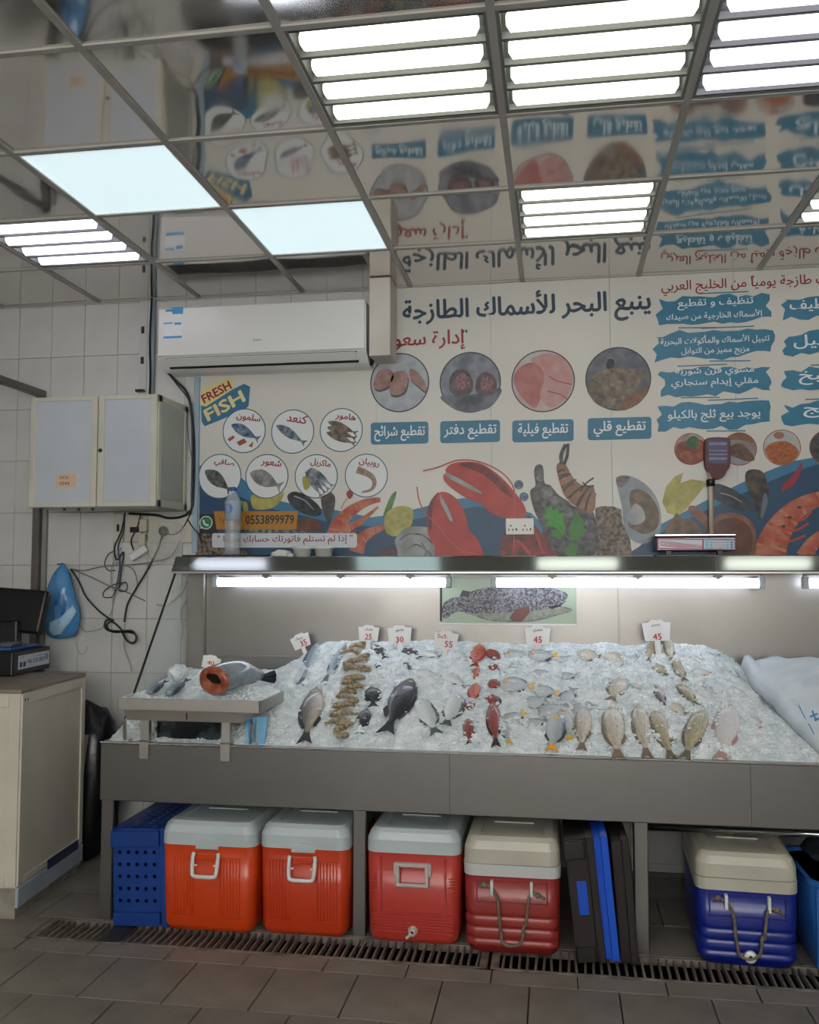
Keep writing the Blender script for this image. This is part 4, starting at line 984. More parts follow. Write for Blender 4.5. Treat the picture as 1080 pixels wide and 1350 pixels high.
pol('fish_head', [(774, 512), (780, 500), (790, 505), (797, 520), (800, 538), (784, 530)], 6, mp('bream_head', '3c3834', '7d6a58', 30), rg, True)
pol('board_print', [(812, 538), (836, 518), (852, 512), (856, 505), (850, 524), (838, 534), (824, 541)], 5.5, mp('board_brown', '6d4632', '9a6a4a', 20), rg, True)
pol('hand_print', [(800, 478), (804, 473), (810, 476), (808, 485), (800, 486)], 6, k_black, rg, True)
# teal captions
for s, cx, cy, w_, h_ in (('تقطيع شرائح', 527, 571, 76, 29), ('تقطيع دفتر', 620, 569, 79, 29), ('تقطيع فيلية', 716, 568, 81, 29), ('تقطيع قلي', 817, 565, 84, 29)):
    pts = []
    for sx_, sy_, a0 in ((1, -1, -90), (1, 1, 0), (-1, 1, 90), (-1, -1, 180)):
        for k in range(5): a = R(a0+90*k/4); pts.append((cx+sx_*(w_/2-4)+4*math.cos(a), cy+sy_*(h_/2-4)+4*math.sin(a)-(sx_*(w_/2))*.022))
    pl = pol('caption_plate', pts, 3, k_teal); txt(s, cx, cy, w_*(.88 if cx < 700 else .82), 21, k_cyan, pl, 5, 0, .02)
# brush strokes
def brush(x0, x1, y0, y1, lines, seed):
    rnd = random.Random(seed); pts = []; sl = -.025
    for k in range(15): x = x0+(x1-x0)*k/14; pts.append((x, y0+rnd.uniform(-2.5, 3)+(4 if k < 3 else 0)+sl*(x-x0)))
    for k in range(1, 5): pts.append((x1+rnd.uniform(-8, 3), y0+(y1-y0)*k/5+sl*(x1-x0)))
    for k in range(15): x = x1-(x1-x0)*k/14; pts.append((x, y1+rnd.uniform(-4, 3)+(-5 if k < 4 else 0)+sl*(x-x0)))
    for k in range(1, 5): pts.append((x0+rnd.uniform(-5, 7), y1-(y1-y0)*k/5))
    pl = pol('brush_stroke', pts, 3, mp('brush_teal', '2880a3', '2f8bb0', 12))
    for dy, ll in ((-3.5, .45), (3, .35)): 
        yy = (y0 if dy < 0 else y1)+dy; xs = x0+rnd.uniform(.1, .5)*(x1-x0); stroke('bristle_streak', [(xs, yy+sl*(xs-x0)), (xs+(x1-x0)*ll, yy+dy*.3+sl*(xs+(x1-x0)*ll-x0))], 1.6, 3, mp('brush_teal', ''), pl)
    for s, cx, cy, w_, h_ in lines: txt(s, cx, cy, w_, h_, k_cyan, pl, 5, 0, .015)
brush(869, 1015, 392, 430, [('تنظيف و تقطيع', 943, 400, 100, 15), ('الأسماك الخارجية من صيدك', 941, 416, 126, 12)], 1)
brush(863, 1019, 438, 475, [('تتبيل الأسماك والمأكولات البحرية', 942, 448, 144, 13), ('مزيج مميز من التوابل', 943, 463, 90, 12)], 2)
brush(871, 1016, 487, 522, [('مشوي فرن شوربة', 942, 490, 104, 13), ('مقلي إيدام سنجاري', 942, 505, 115, 13)], 3)
brush(867, 1014, 533, 567, [('يوجد بيع ثلج بالكيلو', 941, 548, 122, 17)], 4)
brush(1032, 1190, 390, 420, [('تنظيف', 1072, 402, 62, 17)], 5)
brush(1034, 1190, 438, 468, [('تتبيل', 1077, 450, 62, 19)], 6)
brush(1034, 1190, 486, 515, [('الطبخ', 1086, 497, 66, 20)], 7)
brush(1034, 1190, 531, 560, [('ثلج', 1080, 541, 42, 19)], 8)
# food circles
for i, (cx, cy, r) in enumerate(((911, 592, 22), (975, 592, 23), (1031, 590, 25), (1092, 590, 25))):
    rg = disc('food_circle', cx, cy, r, 3, k_red); disc('food_field', cx, cy, r-1, 4, [mp('plate_white', 'b9b4b0', '7d3a30', 14), mp('plate_pale', 'a9a8ae', '8a705c', 10), mp('bowl_white', 'b9bab8', 'cfcfcc', 14), k_skin][i], rg)
    if i == 0:
        pol('sauce', [(891, 590), (900, 582), (925, 580), (932, 592), (926, 608), (905, 612), (894, 604)], 5, mp('sauce', '74281e', '9c4a34', 20), rg, True)
        for ox, oy, q in ((905, 601, 9), (922, 601, 7), (918, 586, 7)): disc('cooked_piece', ox, oy, q, 6, mp('cooked', 'b0683a', '8a4426', 30), rg, .8)
        pol('herb', [(903, 586), (908, 578), (915, 575), (921, 580), (917, 592), (911, 590)], 7, mp('herb_green', '2f7a34', '1d4f22', 50), rg, True)
    elif i == 1: pol('fried_fish', [(962, 590), (975, 584), (988, 594), (995, 606), (984, 608), (970, 603), (960, 598)], 5, mp('fried', '4a3526', '7a5a40', 50), rg, True); pol('wood_board', [(958, 579), (968, 572), (985, 573), (994, 584), (975, 580)], 5, mp('wood_print', '9a6a48', '7a4e32', 16), rg, True)
    elif i == 2: pol('rice', [(1009, 592), (1018, 584), (1036, 582), (1050, 590), (1052, 600), (1040, 611), (1022, 611), (1012, 602)], 5, mp('rice', 'c07830', 'a8431c', 70), rg, True); disc('side_bowl', 1027, 574, 7, 5, mp('side_bowl', 'b96a3c', '8a8a7a', 50), rg, .7)
# yellow phone band
pol('black_tab', [(263, 678), (290, 678), (288, 703), (263, 703)], 4, k_black)
yb = pol('phone_band', [(282, 674), (393, 674), (391, 698), (286, 698)], 5, k_or); txt('0553899979', 356, 685, 64, 12, mp('phone_ink', '1d2c38'), yb, 7, 0, .02); txt('إدارة', 297, 686, 16, 9, k_red, yb, 7)
wg = disc('chat_icon', 272, 689, 8.5, 5, k_white); disc('icon_field', 272, 689, 7.3, 6, mp('icon_green', '1c8a4a'), wg); stroke('handset', [(268.5, 685.5), (269.5, 689.5), (272, 692), (275.5, 692.5)], 2.4, 7, k_white, wg); pol('icon_tail', [(264, 697), (266, 692), (270, 696)], 5, k_white, wg)
wl = pol('notice_plate', [(282, 703), (469, 703), (471, 705), (471, 719), (469, 722), (282, 722), (280, 720), (280, 705)], 6, mp('notice_white', 'c4c7cb')); txt('" إذا لم تستلم فاتورتك حسابك مجانا "', 375, 712, 178, 13, mp('notice_red', '8f1f38'), wl, 8, 0, .01)
k_rock = mp('rock', '2f2a28', '9a8672', 60)
pol('shell_heap_print', [(258, 703), (282, 703), (282, 722), (320, 724), (335, 735), (258, 735)], 3, k_rock)
pol('sprat_print', [(322, 697), (370, 696), (410, 702), (410, 704), (322, 704)], 4, mp('sprats', '3a4148', '99a0a2', 50))
# seafood art
k_lem = mp('lemon_rind', 'a9a23c', 'cdc56a', 14); k_lemp = mp('lemon_pulp', 'c3bb6a', 'a79e44', 30)
k_pr = mp('prawn_orange', 'b8452c', 'd88a6a', 12); k_pr2 = mp('prawn_pale', 'd89476', 'b84a30', 14); k_lob = mp('lobster', 'b8281e', 'c93a28', 12); k_lobd = mp('lobster_dark', '5a1418', '8e1f1c', 30); k_oys = mp('oyster_shell', 'b3b8b8', '8a8c8a', 12); k_mus = mp('mussel', '12161c', '3c4654', 22)
pol('lemon_slice', [(331, 655), (336, 652), (345, 656), (362, 656), (374, 648), (372, 658), (362, 668), (348, 672), (334, 670)], 2.6, k_lem, None, True)
pol('lemon_slice', [(318, 660), (322, 676), (328, 676), (326, 662)], 2.6, k_lemp)
pol('mussel_print', [(379, 654), (388, 648), (404, 653), (420, 666), (424, 677), (414, 681), (396, 675), (384, 666)], 3, k_mus, None, True); stroke('shell_glint', [(388, 654), (402, 660), (414, 672)], 1.5, 4, k_oys)
pol('mussel_print', [(424, 652), (434, 648), (442, 656), (440, 676), (434, 690), (428, 680), (424, 666)], 3, mp('mussel_inside', '6d6258', '2f3640', 20), None, True)
pol('brown_bowl', [(390, 690), (400, 683), (414, 684), (424, 692), (425, 700), (394, 700)], 3, mp('brown_bowl', '5c3024', '7d4a34', 20), None, True)
pol('chili_print', [(457, 651), (461, 646), (466, 652), (461, 658)], 4, mp('chili_red', 'a8303c'), None, True); stroke('chili_stem', [(458, 657), (453, 664), (450, 671)], .9, 4, mp('chili_red', ''))
def prawn_art(spine, wd, lay, m1=k_pr, m2=k_pr2, nseg=6):
    c = catmull([(x, y, 0) for x, y in spine], 6); o = stroke('prawn_print', spine, wd, lay, m1, n=6, taper=True); n = len(c)
    for q in range(1, nseg):
        i = int(q*n/nseg*.9); p = c[i]; d = (c[min(i+1, n-1)]-c[max(i-1, 0)]).normalized(); nn = Vector((-d.y, d.x, 0))*wd*.48*(1-.8*i/n)
        a_, b2 = p-nn, p+nn; stroke('segment_line', [(a_.x, a_.y), (p.x+d.x*1.5, p.y+d.y*1.5), (b2.x, b2.y)], max(1.2, wd*.09), lay+.6, m2, o, n=3)
    return o
prawn_art([(440, 712), (446, 694), (456, 680), (472, 668), (488, 661), (502, 659)], 24, 3.4)
prawn_art([(455, 700), (470, 690), (485, 680), (499, 668)], 11, 3.9, k_pr2, k_pr, 5)
prawn_art([(470, 728), (476, 712), (488, 702), (500, 697), (512, 692)], 20, 4.6)
stroke('prawn_leg', [(450, 700), (462, 703), (470, 700)], 2, 4.4, k_pr); stroke('prawn_leg', [(458, 690), (472, 694), (480, 690)], 2, 4.4, k_pr)
pol('green_chili', [(505, 683), (509, 668), (516, 653), (523, 648), (519, 664), (513, 678)], 3, mp('green_chili', '3a7a2c', '5a9a40', 20), None, True)
lw = pol('lemon_wedge', [(507, 690), (509, 678), (518, 670), (532, 667), (544, 672), (544, 688), (536, 700), (522, 707), (510, 703)], 5, k_lem, None, True); pol('lemon_flesh', [(513, 690), (517, 680), (528, 674), (540, 677), (539, 688), (528, 698), (517, 699)], 6, k_lemp, lw, True)
pol('fish_piece', [(495, 733), (505, 722), (520, 719), (525, 728), (520, 735), (495, 735)], 5, mp('fish_piece', '6a3a30', '2a2a30', 30))
oy = pol('oyster_print', [(521, 712), (532, 698), (546, 694), (566, 696), (578, 706), (582, 720), (578, 736), (530, 736), (524, 724)], 7, k_oys, None, True)
for q in ([(527, 712), (540, 704), (558, 706), (570, 716)], [(535, 726), (548, 718), (560, 724), (570, 732)], [(556, 716), (562, 726), (560, 734)]): stroke('shell_ridge', q, 2.2, 8, mp('ridge', '4c4e4e', '8a8a86', 30), oy)
lc = pol('lobster_claw', [(564, 700), (563, 680), (566, 665), (572, 655), (579, 649), (582, 658), (588, 672), (594, 684), (604, 692), (616, 692), (620, 700), (630, 712), (634, 735), (578, 735), (574, 722), (566, 708)], 8, k_lob, None, True)
pol('claw_finger', [(580, 650), (588, 649), (598, 654), (607, 664), (613, 678), (617, 692), (608, 695), (600, 690), (594, 678), (588, 664)], 9, k_lob, lc, True)
pol('claw_dark', [(563, 682), (566, 665), (572, 655), (577, 651), (571, 668), (570, 684), (568, 700)], 9, k_lobd, lc, True)
pol('claw_gap', [(580, 653), (584, 658), (592, 672), (597, 686), (594, 687), (588, 676), (581, 662)], 10, k_oys, lc, True)
stroke('antenna', [(550, 642), (553, 660), (562, 678), (576, 690), (592, 712), (610, 726), (628, 730)], 1.6, 10, mp('antenna', 'c4543a'), lc)
l2 = pol('lobster_claw', [(588, 622), (592, 614), (602, 610), (620, 609), (636, 612), (652, 622), (666, 634), (678, 648), (690, 664), (694, 676), (690, 682), (674, 684), (654, 680), (640, 670), (634, 662), (636, 652), (622, 642), (602, 630)], 8, k_lob, None, True)
pol('claw_finger', [(585, 626), (588, 626), (600, 634), (620, 644), (640, 654), (644, 662), (634, 664), (614, 656), (596, 644), (586, 634)], 9, k_lob, l2, True)
pol('claw_dark', [(606, 612), (622, 610), (640, 616), (655, 628), (668, 642), (676, 656), (662, 648), (648, 634), (630, 622), (612, 616)], 9, k_lobd, l2, True)
pol('claw_gap', [(588, 623), (600, 628), (618, 638), (636, 650), (624, 647), (604, 637), (590, 629)], 10, k_oys, l2, True)
stroke('antenna', [(558, 621), (578, 616), (604, 607), (632, 609), (660, 622), (676, 640), (679, 662), (678, 682), (678, 722)], 1.8, 10, mp('antenna', ''), l2)
pol('lobster_body', [(662, 712), (668, 704), (684, 698), (694, 682), (700, 682), (706, 694), (716, 706), (722, 720), (734, 735), (666, 735)], 7, mp('lobster_body', 'a0241c', '3a1414', 22), None, True)
stroke('lobster_leg', [(700, 690), (708, 706), (716, 730)], 4, 8, k_lob); stroke('lobster_leg', [(680, 712), (690, 720), (700, 732)], 4, 8, k_lob); stroke('lobster_leg', [(716, 700), (722, 716), (730, 732)], 3, 8, k_lobd)
for q in ((684, 639, 6), (691, 655, 6)): disc('ice_cube_print', q[0], q[1], q[2], 7, mp('ice_cube', '6c86a8', '31405a', 60))
k_bk = mp('black_prawn', '1e2022', '6b6c6a', 34)
pol('black_prawn_print', [(699, 648), (706, 640), (704, 622), (708, 613), (716, 615), (718, 636), (726, 640), (736, 652), (748, 660), (758, 668), (783, 676), (783, 735), (724, 735), (716, 700), (704, 672)], 5, k_bk, None, True)
for ox, oy_, q in ((721, 650, 8), (732, 660, 6), (741, 667, 6), (712, 630, 5), (750, 676, 6), (780-3, 690, 6)): disc('shell_glint', ox, oy_, q, 6, mp('black_glint', '4a4e4e', '8a8e8c', 30))
pr3 = prawn_art([(783, 664), (766, 658), (750, 642), (741, 624), (738, 612)], 28, 7, mp('tan_prawn', '8e5f42', 'a87c5e', 20), mp('tan_dark', '3c2a22'), 7)
pol('prawn_body', [(783, 642), (783, 674), (760, 668), (746, 656), (739, 640), (734, 620), (735, 612), (742, 609), (748, 616), (756, 630), (768, 640)], 7.2, mp('tan_prawn', ''), pr3, True)
for q in ([(736, 628), (746, 625), (753, 626)], [(740, 643), (752, 636), (760, 632)], [(748, 656), (760, 648), (768, 640)], [(762, 668), (768, 656), (776, 642)]): stroke('segment_line', q, 1.8, 8.2, mp('tan_dark', ''), pr3)
stroke('tail_print', [(741, 612), (740, 600), (746, 586)], 5, 8, k_bk, pr3); stroke('tail_print', [(744, 612), (748, 600), (749, 585)], 4, 8, k_bk, pr3)
stroke('feeler', [(765, 648), (772, 638), (783, 630)], 2, 8, k_black, pr3); stroke('feeler', [(768, 636), (776, 642), (783, 640)], 2, 8, k_black, pr3)
gL = [(716, 664), (721, 672), (727, 665), (729, 674), (736, 668), (737, 678), (744, 676), (743, 686), (746, 694), (742, 706), (736, 698), (728, 694), (718, 694), (723, 686), (716, 682), (721, 676)]
k_gr = mp('parsley', '2f9a22', '3fae2c', 10); k_gr2 = mp('parsley_dark', '2a7a20', '3c8c2a', 14)
pol('parsley_leaf', gL, 9, k_gr); pol('parsley_leaf', [(752, 688), (758, 680), (763, 678), (768, 684), (772, 690), (769, 696), (775, 698), (768, 708), (760, 712), (752, 714), (750, 702)], 9, k_gr2)
pol('parsley_leaf', [(726, 698), (736, 698), (741, 706), (738, 712), (730, 708)], 9, k_gr2); pol('parsley_leaf', [(746, 735), (748, 722), (756, 714), (762, 722), (758, 735)], 9, k_gr2); stroke('stem_print', [(738, 694), (748, 708), (754, 716), (746, 730)], 1.6, 9.5, k_gr2)
pol('rock_print', [(785, 735), (785, 670), (795, 667), (810, 668), (819, 672), (821, 690), (830, 705), (834, 735)], 4, k_rock, None)
o1 = pol('oyster_shell_print', [(812, 632), (818, 627), (832, 628), (848, 636), (862, 650), (870, 668), (872, 690), (868, 706), (856, 715), (840, 716), (828, 706), (822, 690), (820, 668), (815, 646)], 6, mp('oyster_white', 'a9b2b8', '8b949c', 10), None, True)
pol('oyster_flesh', [(830, 652), (838, 645), (850, 648), (862, 660), (869, 678), (866, 696), (852, 704), (838, 700), (828, 692), (832, 676)], 7, mp('oyster_flesh', '8a7258', '5c4a3a', 26), o1, True); pol('oyster_flesh', [(830, 676), (838, 664), (848, 672), (850, 686), (838, 692), (830, 688)], 8, mp('oyster_pale', 'a3aaac', 'c3c6c6', 14), o1, True); pol('shell_hinge', [(812, 632), (818, 628), (830, 629), (824, 640), (816, 642)], 7, mp('hinge', '5a4a50', '8a7c80', 30), o1, True)
l3 = pol('lemon_wedge', [(873, 662), (878, 642), (890, 628), (901, 623), (897, 637), (912, 632), (926, 634), (931, 638), (922, 650), (904, 672), (892, 680), (880, 676)], 5, k_lem, None, False); pol('lemon_flesh', [(893, 645), (905, 637), (920, 638), (908, 654), (896, 670), (891, 672)], 6, k_lemp, l3, True)
pol('rock_print', [(874, 702), (882, 690), (892, 676), (900, 684), (912, 684), (922, 694), (928, 704), (928, 706), (874, 706)], 6, mp('crab_rock', '8a6a50', '5a4436', 30))
pol('mussel_print', [(935, 640), (948, 638), (968, 646), (984, 658), (992, 670), (986, 674), (966, 670), (946, 660), (936, 652)], 6, k_mus, None, True); stroke('shell_glint', [(950, 650), (964, 654), (978, 662)], 1.5, 7, k_oys)
pol('mussel_print', [(983, 624), (990, 619), (1004, 621), (1011, 634), (1014, 652), (1010, 672), (1003, 685), (996, 672), (988, 650), (983, 636)], 6, mp('mussel_brown', '6a5a44', '20262e', 22), None, True); pol('mussel_inside', [(1008, 650), (1012, 660), (1008, 676), (1003, 684), (1004, 668)], 7, mp('mussel_lilac', '6c7c98'), None, True)
pn = pol('pan_print', [(908, 668), (916, 667), (926, 674), (938, 684), (950, 678), (968, 676), (984, 682), (994, 694), (997, 712), (990, 735), (936, 735), (932, 700), (918, 684), (909, 676)], 6, mp('pan_rim', '7a4a34', '9a6a4e', 14), None, True); pol('pan_sauce', [(936, 702), (946, 688), (962, 683), (978, 686), (990, 698), (992, 714), (984, 735), (940, 735)], 7, mp('pan_sauce', '7d4426', '54261a', 10), pn, True)
pol('chili_print', [(1031, 648), (1031, 640), (1040, 632), (1050, 620), (1058, 609), (1055, 624), (1046, 640), (1038, 645)], 6, mp('chili_red', ''), None, True); stroke('chili_stem', [(1033, 645), (1030, 652)], 1, 6, k_gr2)
prawn_art([(1014, 740), (1020, 712), (1036, 686), (1056, 668), (1085, 656), (1120, 652)], 46, 5)
prawn_art([(1060, 735), (1072, 716), (1090, 702), (1120, 695)], 24, 6.5)
for q in ([(1026, 694), (1046, 700), (1066, 690)], [(1034, 682), (1056, 686), (1070, 674)], [(1022, 712), (1040, 714), (1062, 706)]): stroke('prawn_leg', q, 3, 6.2, mp('prawn_leg', 'c84a24'))
for q in ((1033, 694), (1041, 682), (1054, 669)): disc('prawn_spot', q[0], q[1], 3, 6.6, mp('prawn_spot', '3a2a2c'), None, .6)

# sockets on the poster
def socket(px0, px1, py0, py1, label, parts=6):
    a = U(px0, py1, 'Y', 4.775); c = U(px1, py0, 'Y', 4.775)
    t = thing('wall_socket', label, 'socket', ((a.x+c.x)/2, 4.79, a.z))
    pl = obj('plate', box(a.x, c.x, 4.772, 4.794, a.z, c.z, .003, 2), M('socket_white', 'cfcdc4', .35), t)
    b = bmesh.new(); W, H = c.x-a.x, c.z-a.z
    for q in range(2):
        for dx, dz in ((.2, .55), (.12, .3), (.28, .3)): bx(b, a.x+W*(q*.5+dx*.9)-.003, a.x+W*(q*.5+dx*.9)+.003, 4.7712, 4.7722, a.z+H*dz-.005, a.z+H*dz+.005)
    obj('pin_hole', b, m_dark, pl)
    b = bmesh.new()
    for q in range(2): bx(b, a.x+W*(q*.5+.38)-.004, a.x+W*(q*.5+.38)+.004, 4.769, 4.773, a.z+H*.25, a.z+H*.25+.012, .001, 1)
    obj('rocker', b, m_dark, pl)
    return t
socket(667, 704, 683, 705, 'white double wall socket fixed over the printed lobster body')
# ------------------------------------------------------------------ air conditioner
ax0, ax1 = -2.112, -.965; ay = 4.58
zt_, zm, zl = 2.915, 2.655, 2.585
m_acw = M('ac_white', 'd9d9d6', .25, coat=.2)
ac = thing('air_conditioner', 'white split air conditioner mounted high on the wall beside the boxed duct', 'air conditioner', ((ax0+ax1)/2, 4.79, zl))
def extr(name, prof, x0, x1, mat, parent, **k):
    b = bmesh.new(); A = [b.verts.new((x0, y, z)) for y, z in prof]; B = [b.verts.new((x1, y, z)) for y, z in prof]; n = len(prof)
    b.faces.new(A); b.faces.new(B[::-1])
    for q in range(n): b.faces.new((A[q], A[(q+1) % n], B[(q+1) % n], B[q]))
    return obj(name, b, mat, parent, **k)
extr('housing', [(4.80, zt_-.01), (4.60, zt_-.012), (4.592, zt_-.02), (4.592, zm), (4.60, zm-.01), (4.66, zl+.01), (4.70, zl), (4.80, zl)], ax0, ax1, m_acw, ac)
obj('front_panel', box(ax0+.003, ax1-.005, 4.578, 4.596, zm-.002, zt_, .006, 3), m_acw, ac)
fpn = ac.children[-1]
b = bmesh.new()
for k in range(11): yy = 4.615+k*.014; bx(b, ax0+.03, ax1-.03, yy, yy+.004, zt_-.013, zt_-.008)
for k in range(15): xx = ax0+.04+k*.075; bx(b, xx, xx+.004, 4.612, 4.77, zt_-.012, zt_-.007)
obj('top_grille', b, M('grille_grey', '3b3a38', .6), ac)
obj('top_intake', box(ax0+.03, ax1-.03, 4.61, 4.775, zt_-.0125, zt_-.010), m_dark, ac)
# louver flap under the front
extr('louver', [(4.598, zm-.012), (4.596, zm-.016), (4.640, zl+.022), (4.644, zl+.026)], ax0+.05, ax1-.06, m_acw, ac)
extr('outlet_gap', [(4.6005, zm-.008), (4.5975, zm-.011), (4.6, zm-.014), (4.604, zm-.011)], ax0+.045, ax1-.05, m_dark, ac)
extr('outlet_gap', [(4.644, zl+.024), (4.642, zl+.02), (4.652, zl+.012), (4.654, zl+.016)], ax0+.045, ax1-.05, m_dark, ac)
def ontxt(name, x0, x1, z0, z1, y, mat, par): return obj(name, box(x0, x1, y-.0006, y+.0002, z0, z1), mat, par)
def axx(px): return U(px, 430, 'Y', 4.577).x
def azz(px, py): return U(px, py, 'Y', 4.577).z
k_sb = M('sticker_blue', '3f97cf', .4); k_sw = M('sticker_white', 'dfe3e6', .4)
ontxt('sticker', axx(227), axx(241), azz(234, 414), azz(234, 405), 4.5775, k_sb, fpn); ontxt('sticker', axx(218), axx(228), azz(222, 411), azz(222, 408), 4.5775, k_sb, fpn)
st = ontxt('sticker', axx(216), axx(241), azz(228, 447), azz(228, 424), 4.5777, k_sw, fpn)
ontxt('sticker_stripe', axx(216), axx(240), azz(228, 446), azz(228, 443), 4.577, k_sb, st); ontxt('sticker_stripe', axx(216), axx(228), azz(222, 427), azz(222, 425), 4.577, k_sb, st); ontxt('sticker_stripe', axx(230), axx(239), azz(235, 428), azz(235, 425), 4.577, k_sb, st)
text_on('Jopi', (axx(339), 4.5772, azz(339, 448)), (1, 0, 0), (0, 0, 1), .045, .016, M('grey_logo', '7a7a78', .4), fpn)
# duct box
db = thing('duct_box', 'white square boxed duct running down from the ceiling beside the air conditioner', 'duct', (-.885, 4.7, 2.615))
obj('box', box(-.951, -.838, 4.60, 4.797, 2.617, HC-.002, .003, 1), M('duct_white', 'cfc9bf', .4, 0, 'b7b1a6', 4, .8), db)
obj('seam', box(-.84, -.8375, 4.61, 4.616, 2.62, HC-.01), M('seam_brown', '6c6357', .6), db)
b = bmesh.new(); tube(b, catmull([(-1.0, 4.76, 2.66), (-.985, 4.72, 2.61), (-.96, 4.70, 2.60), (-.955, 4.72, 2.64)], 5), .012, 6); obj('pipe_stub', b, m_dark, db)
# rotated slotted upright, pipe, blue-grey trunking
def cabx(px, Y=4.785): return U(px, 450, 'Y', Y).x
up = thing('slotted_upright', 'thin white slotted shelf upright screwed to the tiles above the wall cabinet', 'upright', (cabx(188), 4.79, 2.42))
obj('strip', box(cabx(183), cabx(194), 4.786, 4.794, 2.40, HC-.003, .001, 1), M('upright_white', 'b9bab8', .35), up)
for py in (360, 405, 435, 475):
    z = U(188, py, 'Y', 4.785).z
    if z < HC-.05: obj('slot', box(cabx(186), cabx(190), 4.784, 4.787, z-.02, z+.02), m_dark, up)
obj('bracket_arm', box(cabx(183), cabx(193), 4.75, 4.787, U(188, 516, 'Y', 4.785).z-.006, U(188, 516, 'Y', 4.785).z+.006), m_dark, up)
pp_ = thing('grey_pipe', 'blue-grey pipe with black cable running from ceiling down to the wall cabinet', 'pipe', (cabx(203), 4.78, 2.4))
b = bmesh.new(); tube(b, [(cabx(203), 4.775, 2.40), (cabx(203), 4.775, HC-.003)], .013, 10); obj('pipe', b, M('blue_grey_pipe', '7f8e99', .35), pp_, smooth=True)
b = bmesh.new(); tube(b, catmull([(cabx(201), 4.758, 2.40), (cabx(202), 4.757, 2.6), (cabx(200.5), 4.757, 2.8), (cabx(202), 4.757, HC-.003)], 5), .006, 6); obj('cable', b, m_cable, pp_)
tr_ = thing('pale_blue_trunking', 'pale blue vertical trunking strip along the edge of the poster', 'trunking', (U(259, 600, 'Y', 4.78).x, 4.79, 1.7))
obj('strip', box(U(255, 600, 'Y', 4.78).x, U(262, 600, 'Y', 4.78).x, 4.775, 4.797, 1.60, 2.58, .003, 1), M('pale_blue', '8fa6b6', .35), tr_)

# ------------------------------------------------------------------ wall cabinet
cy0, cy1 = 4.40, 4.792
def cx_(px): return U(px, 600, 'Y', cy0).x
def cz_(py, px=120): return U(px, py, 'Y', cy0).z
X0, X1, Z0, Z1 = cx_(38.5), cx_(206), U(120, 668, 'Y', cy0).z, U(120, 522, 'Y', cy0).z
m_cab = M('cabinet_cream', 'c9c6b8', .35, 0, 'b8b5a6', 4, .7); m_cabp = M('cabinet_panel', 'bcc2c8', .3, 0, 'b0b7be', 3, .7); m_cabs = M('cabinet_side_panel', 'aeb3a9', .4, 0, '9ea399', 4, .7)
wc = thing('wall_cabinet', 'white two-door aluminium wall cabinet above the tangled cables', 'cabinet', ((X0+X1)/2, 4.79, Z0))
obj('body', box(X0, X1, cy0+.014, cy1, Z0, Z1, .003, 1), m_cab, wc)
obj('side_panel', box(X1, X1+.002, cy0+.05, cy1-.05, Z0+.04, Z1-.04), m_cabs, wc)
b = bmesh.new()
for y0, y1, z0, z1 in ((cy0+.016, cy0+.05, Z0, Z1), (cy1-.04, cy1, Z0, Z1), (cy0+.016, cy1, Z0, Z0+.035), (cy0+.016, cy1, Z1-.035, Z1)): bx(b, X1-.001, X1+.006, y0, y1, z0, z1, .001, 1)
obj('side_frame', b, m_cab, wc)
xm = cx_(128)
for (x0, x1) in ((X0, xm-.003), (xm+.003, X1)):
    fr = .034; b = bmesh.new()
    bx(b, x0, x0+fr, cy0, cy0+.014, Z0, Z1, .003, 2); bx(b, x1-fr, x1, cy0, cy0+.014, Z0, Z1, .003, 2)
    bx(b, x0+fr-.001, x1-fr+.001, cy0+.001, cy0+.014, Z0, Z0+.022, .002, 1); bx(b, x0+fr-.001, x1-fr+.001, cy0+.001, cy0+.014, Z1-.022, Z1, .002, 1)
    d = obj('door', b, m_cab, wc)
    obj('door_panel', box(x0+fr-.004, x1-fr+.004, cy0+.006, cy0+.012, Z0+.02, Z1-.02), m_cabp, d)
    if x0 > X0:
        b = bmesh.new(); lathe(b, [(.009, -.012), (.011, -.006), (.009, 0)], (x0+.017, cy0, U(133, 594, 'Y', cy0).z), 12, 'Y'); obj('lock', b, m_dark, d)
    else:
        a, c = U(74, 642, 'Y', cy0+.004), U(100, 625, 'Y', cy0+.004)
        pn_ = obj('paper_note', box(a.x, c.x, cy0+.0035, cy0+.0058, a.z, c.z), M('peach_note', 'd2b394', .7), d)
        text_on('DATA', ((a.x+c.x)/2-.01, cy0+.003, c.z-.018), (1, 0, 0), (0, 0, 1), .05, .016, M('brown_ink', '6a5548', .6), d, name='note_writing'); text_on('0544', ((a.x+c.x)/2-.008, cy0+.003, a.z+.018), (1, 0, 0), (0, 0, 1), .055, .018, M('brown_ink', ''), d, name='note_writing')
for px, py in ((85, 672), (104, 674), (122, 676)):
    p = U(px, py, 'Y', cy0+.1); obj('screw', lathe(bmesh.new(), [(.006, -.012), (.008, 0)], (p.x, cy0+.1, Z0), 8), m_dark, wc)

# ------------------------------------------------------------------ steel frame: post and beam
sf = thing('steel_partition', 'dull steel partition post with beam reaching forward above the wall cabinet', 'frame', (-2.9, 4.76, 0))
m_dull = M('dull_steel', '77726b', .4, .7, '5f5a54', 5)
xp = U(47.5, 760, 'Y', 4.76).x
obj('post', box(xp-.021, xp+.021, 4.74, 4.785, 0, 2.53, .003, 1), m_dull, sf)
obj('beam', box(xp-.02, xp+.02, 2.6, 4.785, 2.49, 2.53, .003, 1), m_dull, sf)
obj('inner_stud', box(xp+.023, xp+.048, 4.77, 4.79, 0, 2.49), M('stud_pale', '8a8a86', .5), sf)

